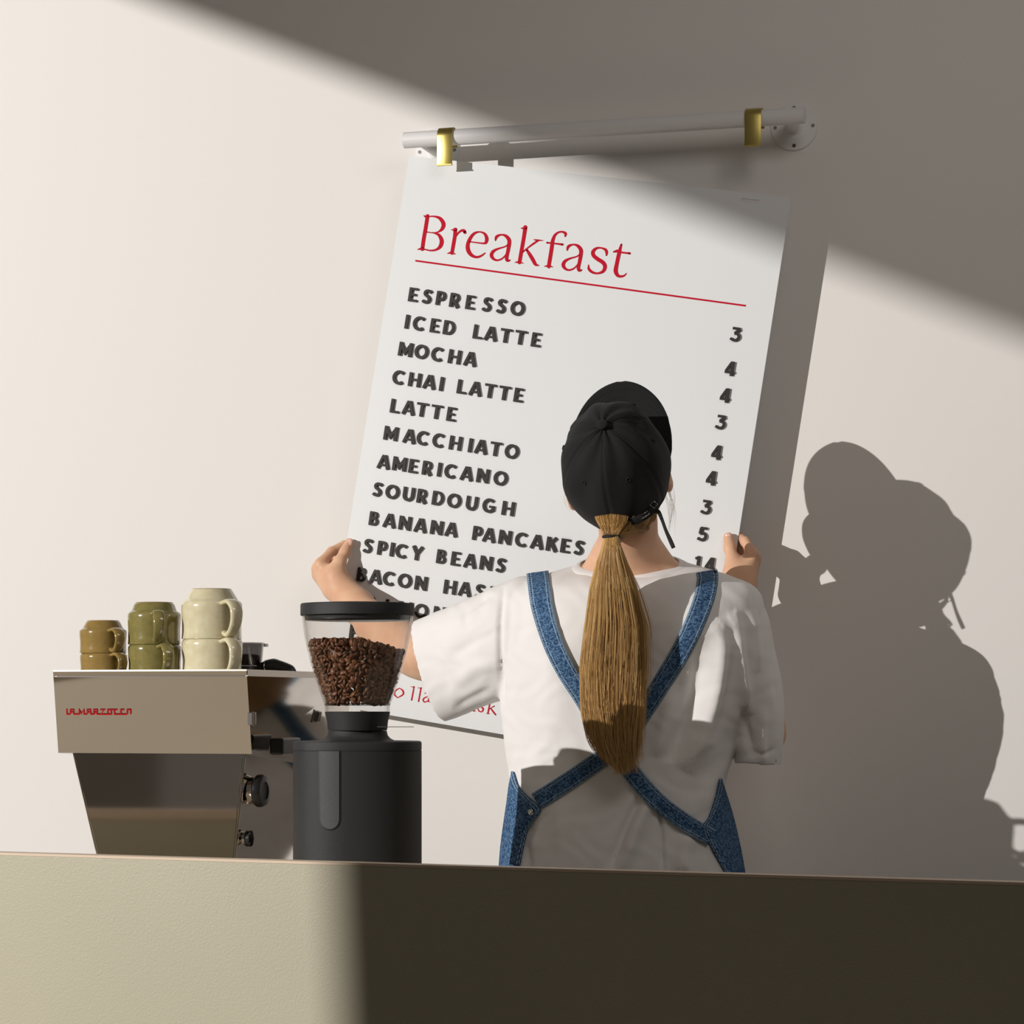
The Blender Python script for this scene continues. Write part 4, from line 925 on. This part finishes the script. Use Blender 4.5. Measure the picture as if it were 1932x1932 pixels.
s1o = strip('strap', S1, [42, 42, 38, 36, 35, 34, 34, 33, 32], .0062, s2o)
pL = panel('side_panel', [(966, 1455), (961, 1482), (957, 1512), (950, 1560), (945, 1600), (940, 1665)], [(969, 1457), (978, 1484), (996, 1504), (1019, 1530), (996, 1566), (974, 1665)], .003, s2o, False)
pR = panel('side_panel', [(1358, 1470), (1352, 1500), (1338, 1540), (1327, 1562), (1342, 1598), (1392, 1690)], [(1361, 1468), (1368, 1492), (1380, 1530), (1390, 1570), (1400, 1618), (1412, 1690)], .003, s2o, True)
rc = drape(1002, 1532, .0075)
if rc is None: rc = K(1002, 1532, .5)
v, f = ring_torus(rc, (V(1, 0, 0), V(0, 0, 1), V(0, -1, 0)), .0042, .0010, 24, 8); mk('rivet', v, f, M_chrome, s2o)
v, f = lathe(rc+V(0, .001, 0), [(.0042, 0), (.0036, .0014), (.001, .0017)], 20, (V(1, 0, 0), V(0, 0, 1), V(0, -1, 0))); mk('rivet', v, f, M_chrome, s2o)

# ---------------------------------------------------------------- cap
CR = (.0885, .102, .112)
def crown(lam, phi, e=0):
    cl, sl, cp, sp = math.cos(lam), math.sin(lam), math.cos(phi), math.sin(phi)
    g = 1+.03*max(0, sl)*max(0, sp)*2
    p = V(CR[0]*cl*abs(cp)**.92, CR[1]*sl*abs(cp)**.92, CR[2]*math.copysign(abs(sp)**.96, sp)*g)
    if sp < 0: p[0] *= 1-.10*sp*sp*4; p[1] *= 1-.06*sp*sp*4
    n = p/np.array(CR)**2; n /= np.linalg.norm(n)
    seam = min(abs(((lam-math.radians(-90)+math.pi/6*0)/(math.pi/3)+.5) % 1-.5), 1)   # six seams
    d = -.0011*math.exp(-(seam/.03)**2)+.0006*math.exp(-((seam-.07)/.03)**2)
    d += .0028*math.sin(5*lam+3*phi+1)*math.sin(2.2*phi+.6)*max(0, cp)+.0016*math.sin(9*lam-4*phi)*max(0, math.sin(phi+.4))
    d += .004*math.exp(-((lam-math.radians(-62))/.16)**2-((phi-.1)/.35)**2)-.004*math.exp(-((lam-math.radians(-76))/.10)**2-((phi-.05)/.3)**2)   # tuck above the strap
    d += -.006*math.exp(-((lam-math.radians(25))/.30)**2-((phi-.95)/.22)**2)-.005*math.exp(-((lam-math.radians(140))/.3)**2-((phi-.8)/.25)**2)
    return p+n*(d+e)
NL, NP = 180, 56
v = []
for i in range(NL):
    lam = 2*math.pi*i/NL; dl = (math.degrees(lam)+90+180) % 360-180
    pm = -.40+.05*math.cos(lam)+.50*math.exp(-(abs(dl-1)/18)**4)
    for j in range(NP):
        ph = pm+(math.pi/2-.02-pm)*(j/(NP-1)); p = crown(lam, ph); v.append(H(*p))
f = [(i*NP+j, ((i+1) % NL)*NP+j, ((i+1) % NL)*NP+j+1, i*NP+j+1) for i in range(NL) for j in range(NP-1)]
v.append(H(*crown(0, math.pi/2))); f += [(i*NP+NP-1, ((i+1) % NL)*NP+NP-1, NL*NP) for i in range(NL)]
cap = mk('cap', v, f, M_cap, per, label='black cotton baseball cap'); sol(cap, .0018)
# sweatband edge piping around the rim
rim = [H(*crown(2*math.pi*i/NL, -.40+.05*math.cos(2*math.pi*i/NL)+.50*math.exp(-(abs(((i*2+90+180) % 360)-180-1)/18)**4), .0006)) for i in range(0, NL+1, 2)]
v, f = sweep(rim, .0016, seg=6, cap=False); mk('rim_piping', v, f, M_cap, cap)
v, f = nets([(E_, H(*crown(math.pi/2, math.pi/2, .0015)), (hs, hf, hu), (.0095, .0095, .0045), .002)], .0012, .004); mk('button', v, f, M_cap, cap)
for lam in (-120, -60, 0, 60, 120, 180):
    p = H(*crown(math.radians(lam), .62, .0012)); q = crown(math.radians(lam), .62, .01)-crown(math.radians(lam), .62); n = hs*q[0]+hf*q[1]+hu*q[2]; a, b, c = frame(n)
    v, f = ring_torus(p, (a, b, c), .0033, .0012, 18, 6); mk('eyelet', v, f, M_cap, cap)
# brim
v = []; NB, NR = 40, 12
for i in range(NB+1):
    lam = math.radians(12+156*i/NB); base = crown(lam, -.22); s_ = math.sin(math.pi*i/NB)
    for j in range(NR+1):
        t = j/NR; ln = .078*s_**.5
        p = base*np.array([1, 1, 1])+V(math.cos(lam)*.018*t*s_**.5, ln*t, .0); w_x = p[0]/.09
        p[2] += .020*t-.016*w_x*w_x*t+.012*t*s_
        v.append(H(*p))
f = [(i*(NR+1)+j, i*(NR+1)+j+1, (i+1)*(NR+1)+j+1, (i+1)*(NR+1)+j) for i in range(NB) for j in range(NR)]
br_ = mk('brim', v, f, M_cap, cap); sol(br_, .003)
# stitched rows on the brim
for j in (4, 6, 8, 10):
    ln_ = [v[i*(NR+1)+j]+hu*.0018 for i in range(4, NB-3)]; a_, b_ = sweep(ln_, .0004, seg=4); mk('stitching', a_, b_, M_cap, cap)
# back strap, buckle, hanging tail
SB = lambda px, py, e=0: P(px, py, .48+e)
v, f = sweep(spline([SB(1190, 984, .035), SB(1205, 980, .030), SB(1225, 968, .020), SB(1243, 948, .0)], 30), .0012, .006, seg=8); mk('back_strap', v, f, M_cap, cap)
def buckle(px, py, e, a, s):
    c = SB(px, py, e+.022); x = V(math.cos(a), 0, math.sin(a)); y = V(-math.sin(a), 0, math.cos(a)); q = [c+x*sx_*s[0]+y*sy_*s[1] for sx_, sy_ in ((-1, -1), (1, -1), (1, 1), (-1, 1), (-1, -1), (1, -1))]
    v, f = sweep(q[:5], .0007, seg=6); mk('buckle', v, f, M_chrome, cap)
buckle(1214, 973, .007, .55, (.010, .0028)); buckle(1233.5, 952, -.002, .9, (.0045, .0045))
tail = spline([SB(1224, 969, .006), SB(1240, 964, .008), SB(1248, 978, .008), SB(1256, 1000, .007), SB(1264, 1018, .006), SB(1271, 1034, .006)], 24)
v, f = sweep(tail, .0031+.0004*np.sin(np.linspace(0, 9, 24)), .0010, seg=8, ref=V(0, 1, 0)); mk('strap_tail', v, f, M_cord, cap)

# ---------------------------------------------------------------- hair
def strands(name, paths, wid, parent, shade):
    "paths: n x m x 3; thin three-sided tubes with a per-strand shade"
    n, m_, _ = paths.shape; tg = np.gradient(paths, axis=1); tg /= np.linalg.norm(tg, axis=2, keepdims=True)+1e-9
    a = np.cross(tg, np.array([0, 1.0, 0.1])); a /= np.linalg.norm(a, axis=2, keepdims=True)+1e-9; b = np.cross(tg, a)
    w = wid*np.interp(np.linspace(0, 1, m_), [0, .8, 1], [1, 1, .25])[None, :, None]
    vs = np.stack([paths+w*(a*math.cos(t)+b*math.sin(t)) for t in (0, 2.094, 4.189)], 2).reshape(-1, 3)
    base = (np.arange(n)[:, None]*m_+np.arange(m_-1)[None, :])*3; F = []
    for k in range(3):
        k2 = (k+1) % 3; F.append(np.stack([base+k, base+k2, base+3+k2, base+3+k], -1).reshape(-1, 4))
    o = mk(name, vs, np.vstack(F), M_hair, parent); at = o.data.attributes.new('shade', 'FLOAT', 'POINT'); at.data.foreach_set('value', np.repeat(shade, m_*3).astype(np.float32)); return o
# scalp volume under the cap
v, f = nets([(E_, H(0, -.004, .008), (hs, hf, hu), (.080, .086, .078), .01), (C_, H(.028, -.072, -.035), KT(1166, 1004, .505), .026, .014, .03), (C_, H(-.006, -.08, -.020), KT(1156, 1002, .520), .018, .014, .03)], .003)
hair = mk('hair', v, f, M_hair, per, label='blonde hair gathered under the cap'); at = hair.data.attributes.new('shade', 'FLOAT', 'POINT'); at.data.foreach_set('value', np.full(len(v), .18, np.float32))
TG = .545                                            # tie
ps = []; shd = []
for i in range(900):                                 # hair gathered from the cap opening into the tie
    u = rng.uniform(-1, 1); x0 = 1154+34*u; y0 = 950+rng.uniform(-5, 5)+abs(u)*6; d0 = .508+.012*(1-u*u)+rng.uniform(-.006, .003)
    x1 = 1153.5+12*u+rng.normal()*1.5; e = .556+rng.uniform(-.010, .006)*1
    ps.append(spline([KT(x0, y0, d0), KT(1154+31*u, 978, d0+.020), KT(1154+25*u, 990, d0+.030), KT(1154+17*u, 1002, e), KT(x1, 1013, e-.002)], 10)); shd.append(np.clip(.36+.16*rng.normal()-.1*u, 0, 1))
for i in range(600):                                 # nape and right side swept back
    u = rng.uniform(0, 1); x0 = 1196+52*u; y0 = 955+14*(1-u)+rng.uniform(-10, 8)-14*u
    g0 = .520-.065*u; ps.append(spline([KT(x0, y0, g0), KT(1190+38*u, 985+rng.uniform(0, 14), g0+.006), KT(1172+14*u, 1004+rng.uniform(0, 6), .532), KT(1158+rng.uniform(-4, 8), 1013, .545)], 10)); shd.append(np.clip(.25+.15*rng.normal(), 0, 1))
strands('hair_strands', np.array(ps), .00034, hair, np.array(shd))
# ponytail
cy = [1012, 1030, 1060, 1110, 1180, 1260, 1340, 1400, 1440, 1460]; cxl = [1140, 1137, 1126, 1115, 1106, 1098, 1101, 1113, 1138, 1156]; cxr = [1167, 1171, 1182, 1199, 1213, 1215, 1211, 1207, 1199, 1190]
gp = [.545, .552, .550, .542, .530, .521, .517, .515, .512, .510]; hdp = [.013, .017, .022, .027, .030, .030, .026, .022, .018, .012]
ps = []; shd = []; NSt = 4300; M_ = 26
for i in range(NSt):
    cl_ = i % 46; rs = np.random.default_rng(100+cl_); cu, cv_ = rs.uniform(-1, 1), rs.uniform(-1, 1); cs = rs.normal()
    u = np.clip(.70*cu+.33*rng.normal()+.0, -1.05, 1.05); w2 = np.clip(.55*cv_+.35*rng.normal(), -1, 1)
    if u*u+w2*w2 > 1.1: s_ = math.sqrt(1.1/(u*u+w2*w2)); u *= s_; w2 *= s_
    end = 1458-30*abs(u+.05)**2-rng.exponential(19)+(9*cs); end = max(1250, min(1462, end)); ys = np.linspace(1012, end, M_)
    L_ = np.interp(ys, cy, cxl); R_ = np.interp(ys, cy, cxr); tt_ = (ys-1012)/440
    flick = 16*np.clip((tt_-.82)/.18, 0, 1)**2*(1 if (cu > .45 and rs.uniform() > .3) else 0)
    x = (L_+R_)/2+(R_-L_)/2*u+6*cs*np.sin(tt_*5+cs*3)*tt_**1.5+rng.normal()*2.0*tt_+flick
    g = np.interp(ys, cy, gp)+np.interp(ys, cy, hdp)*w2+.0015*cs*np.sin(tt_*7+cl_)
    D_ = ray(0, 0)*0; d = FW[None, :]+RT[None, :]*((x-966)/FP)[:, None]+UP[None, :]*((HY-ys)/FP)[:, None]; t_ = (-g-CAM[1])/d[:, 1]
    ps.append(CAM+d*t_[:, None]); shd.append(np.clip(.48+.17*cs+.10*rng.normal()-.12*u, 0, 1))
for i in range(26):                                  # a few fly-away hairs on the right
    y1 = rng.uniform(1180, 1330); ys = np.linspace(1030, y1, M_); tt_ = np.linspace(0, 1, M_); A_ = rng.uniform(5, 24)
    x = 1170+(np.interp(ys, cy, cxr)-1170)*1.0+A_*np.sin(tt_*2.4)*tt_; g = np.interp(ys, cy, gp)-.01
    d = FW[None, :]+RT[None, :]*((x-966)/FP)[:, None]+UP[None, :]*((HY-ys)/FP)[:, None]; t_ = (-g-CAM[1])/d[:, 1]; ps.append(CAM+d*t_[:, None]); shd.append(.6)
pt = strands('ponytail', np.array(ps), .00036, per, np.array(shd)); pt['label'] = 'long straight blonde ponytail'
# inner volume of the tail
rg = [[P((np.interp(y, cy, cxl)+np.interp(y, cy, cxr))/2+(np.interp(y, cy, cxr)-np.interp(y, cy, cxl))/2*.72*math.cos(a), y, np.interp(y, cy, gp)+np.interp(y, cy, hdp)*.6*math.sin(a)) for a in np.linspace(0, 2*math.pi, 25)[:-1]] for y in np.linspace(1014, 1400, 24)]
v, f = loft(rg); o = fixn(mk('tail_core', v, f, M_hair, pt)); at = o.data.attributes.new('shade', 'FLOAT', 'POINT'); at.data.foreach_set('value', np.full(len(v), .38, np.float32))
v, f = ring_torus(KT(1153.5, 1013, .556), (V(1, 0, -.02), V(0, 1, 0), V(0, 0, 1)), .0128, .0026, 28, 8); mk('hair_tie', v, f, M_cord, per, label='black hair tie')
ps = []
for i in range(26):                                  # wisps by the right ear and left temple
    if i < 18: x0, y0 = 1258+rng.uniform(-6, 2), 915+rng.uniform(-20, 20); q = [KT(x0, y0, .43), KT(x0+rng.uniform(4, 16), y0+30, .43), KT(x0+rng.uniform(0, 22), y0+rng.uniform(60, 95), .43)]
    else: x0, y0 = 1072+rng.uniform(-3, 4), 920+rng.uniform(-10, 12); q = [KT(x0, y0, .43), KT(x0-rng.uniform(2, 9), y0+16, .43), KT(x0+rng.uniform(-6, 8), y0+rng.uniform(30, 45), .43)]
    ps.append(spline(q, 10))
strands('wisps', np.array(ps), .00016, hair, np.full(26, .6))
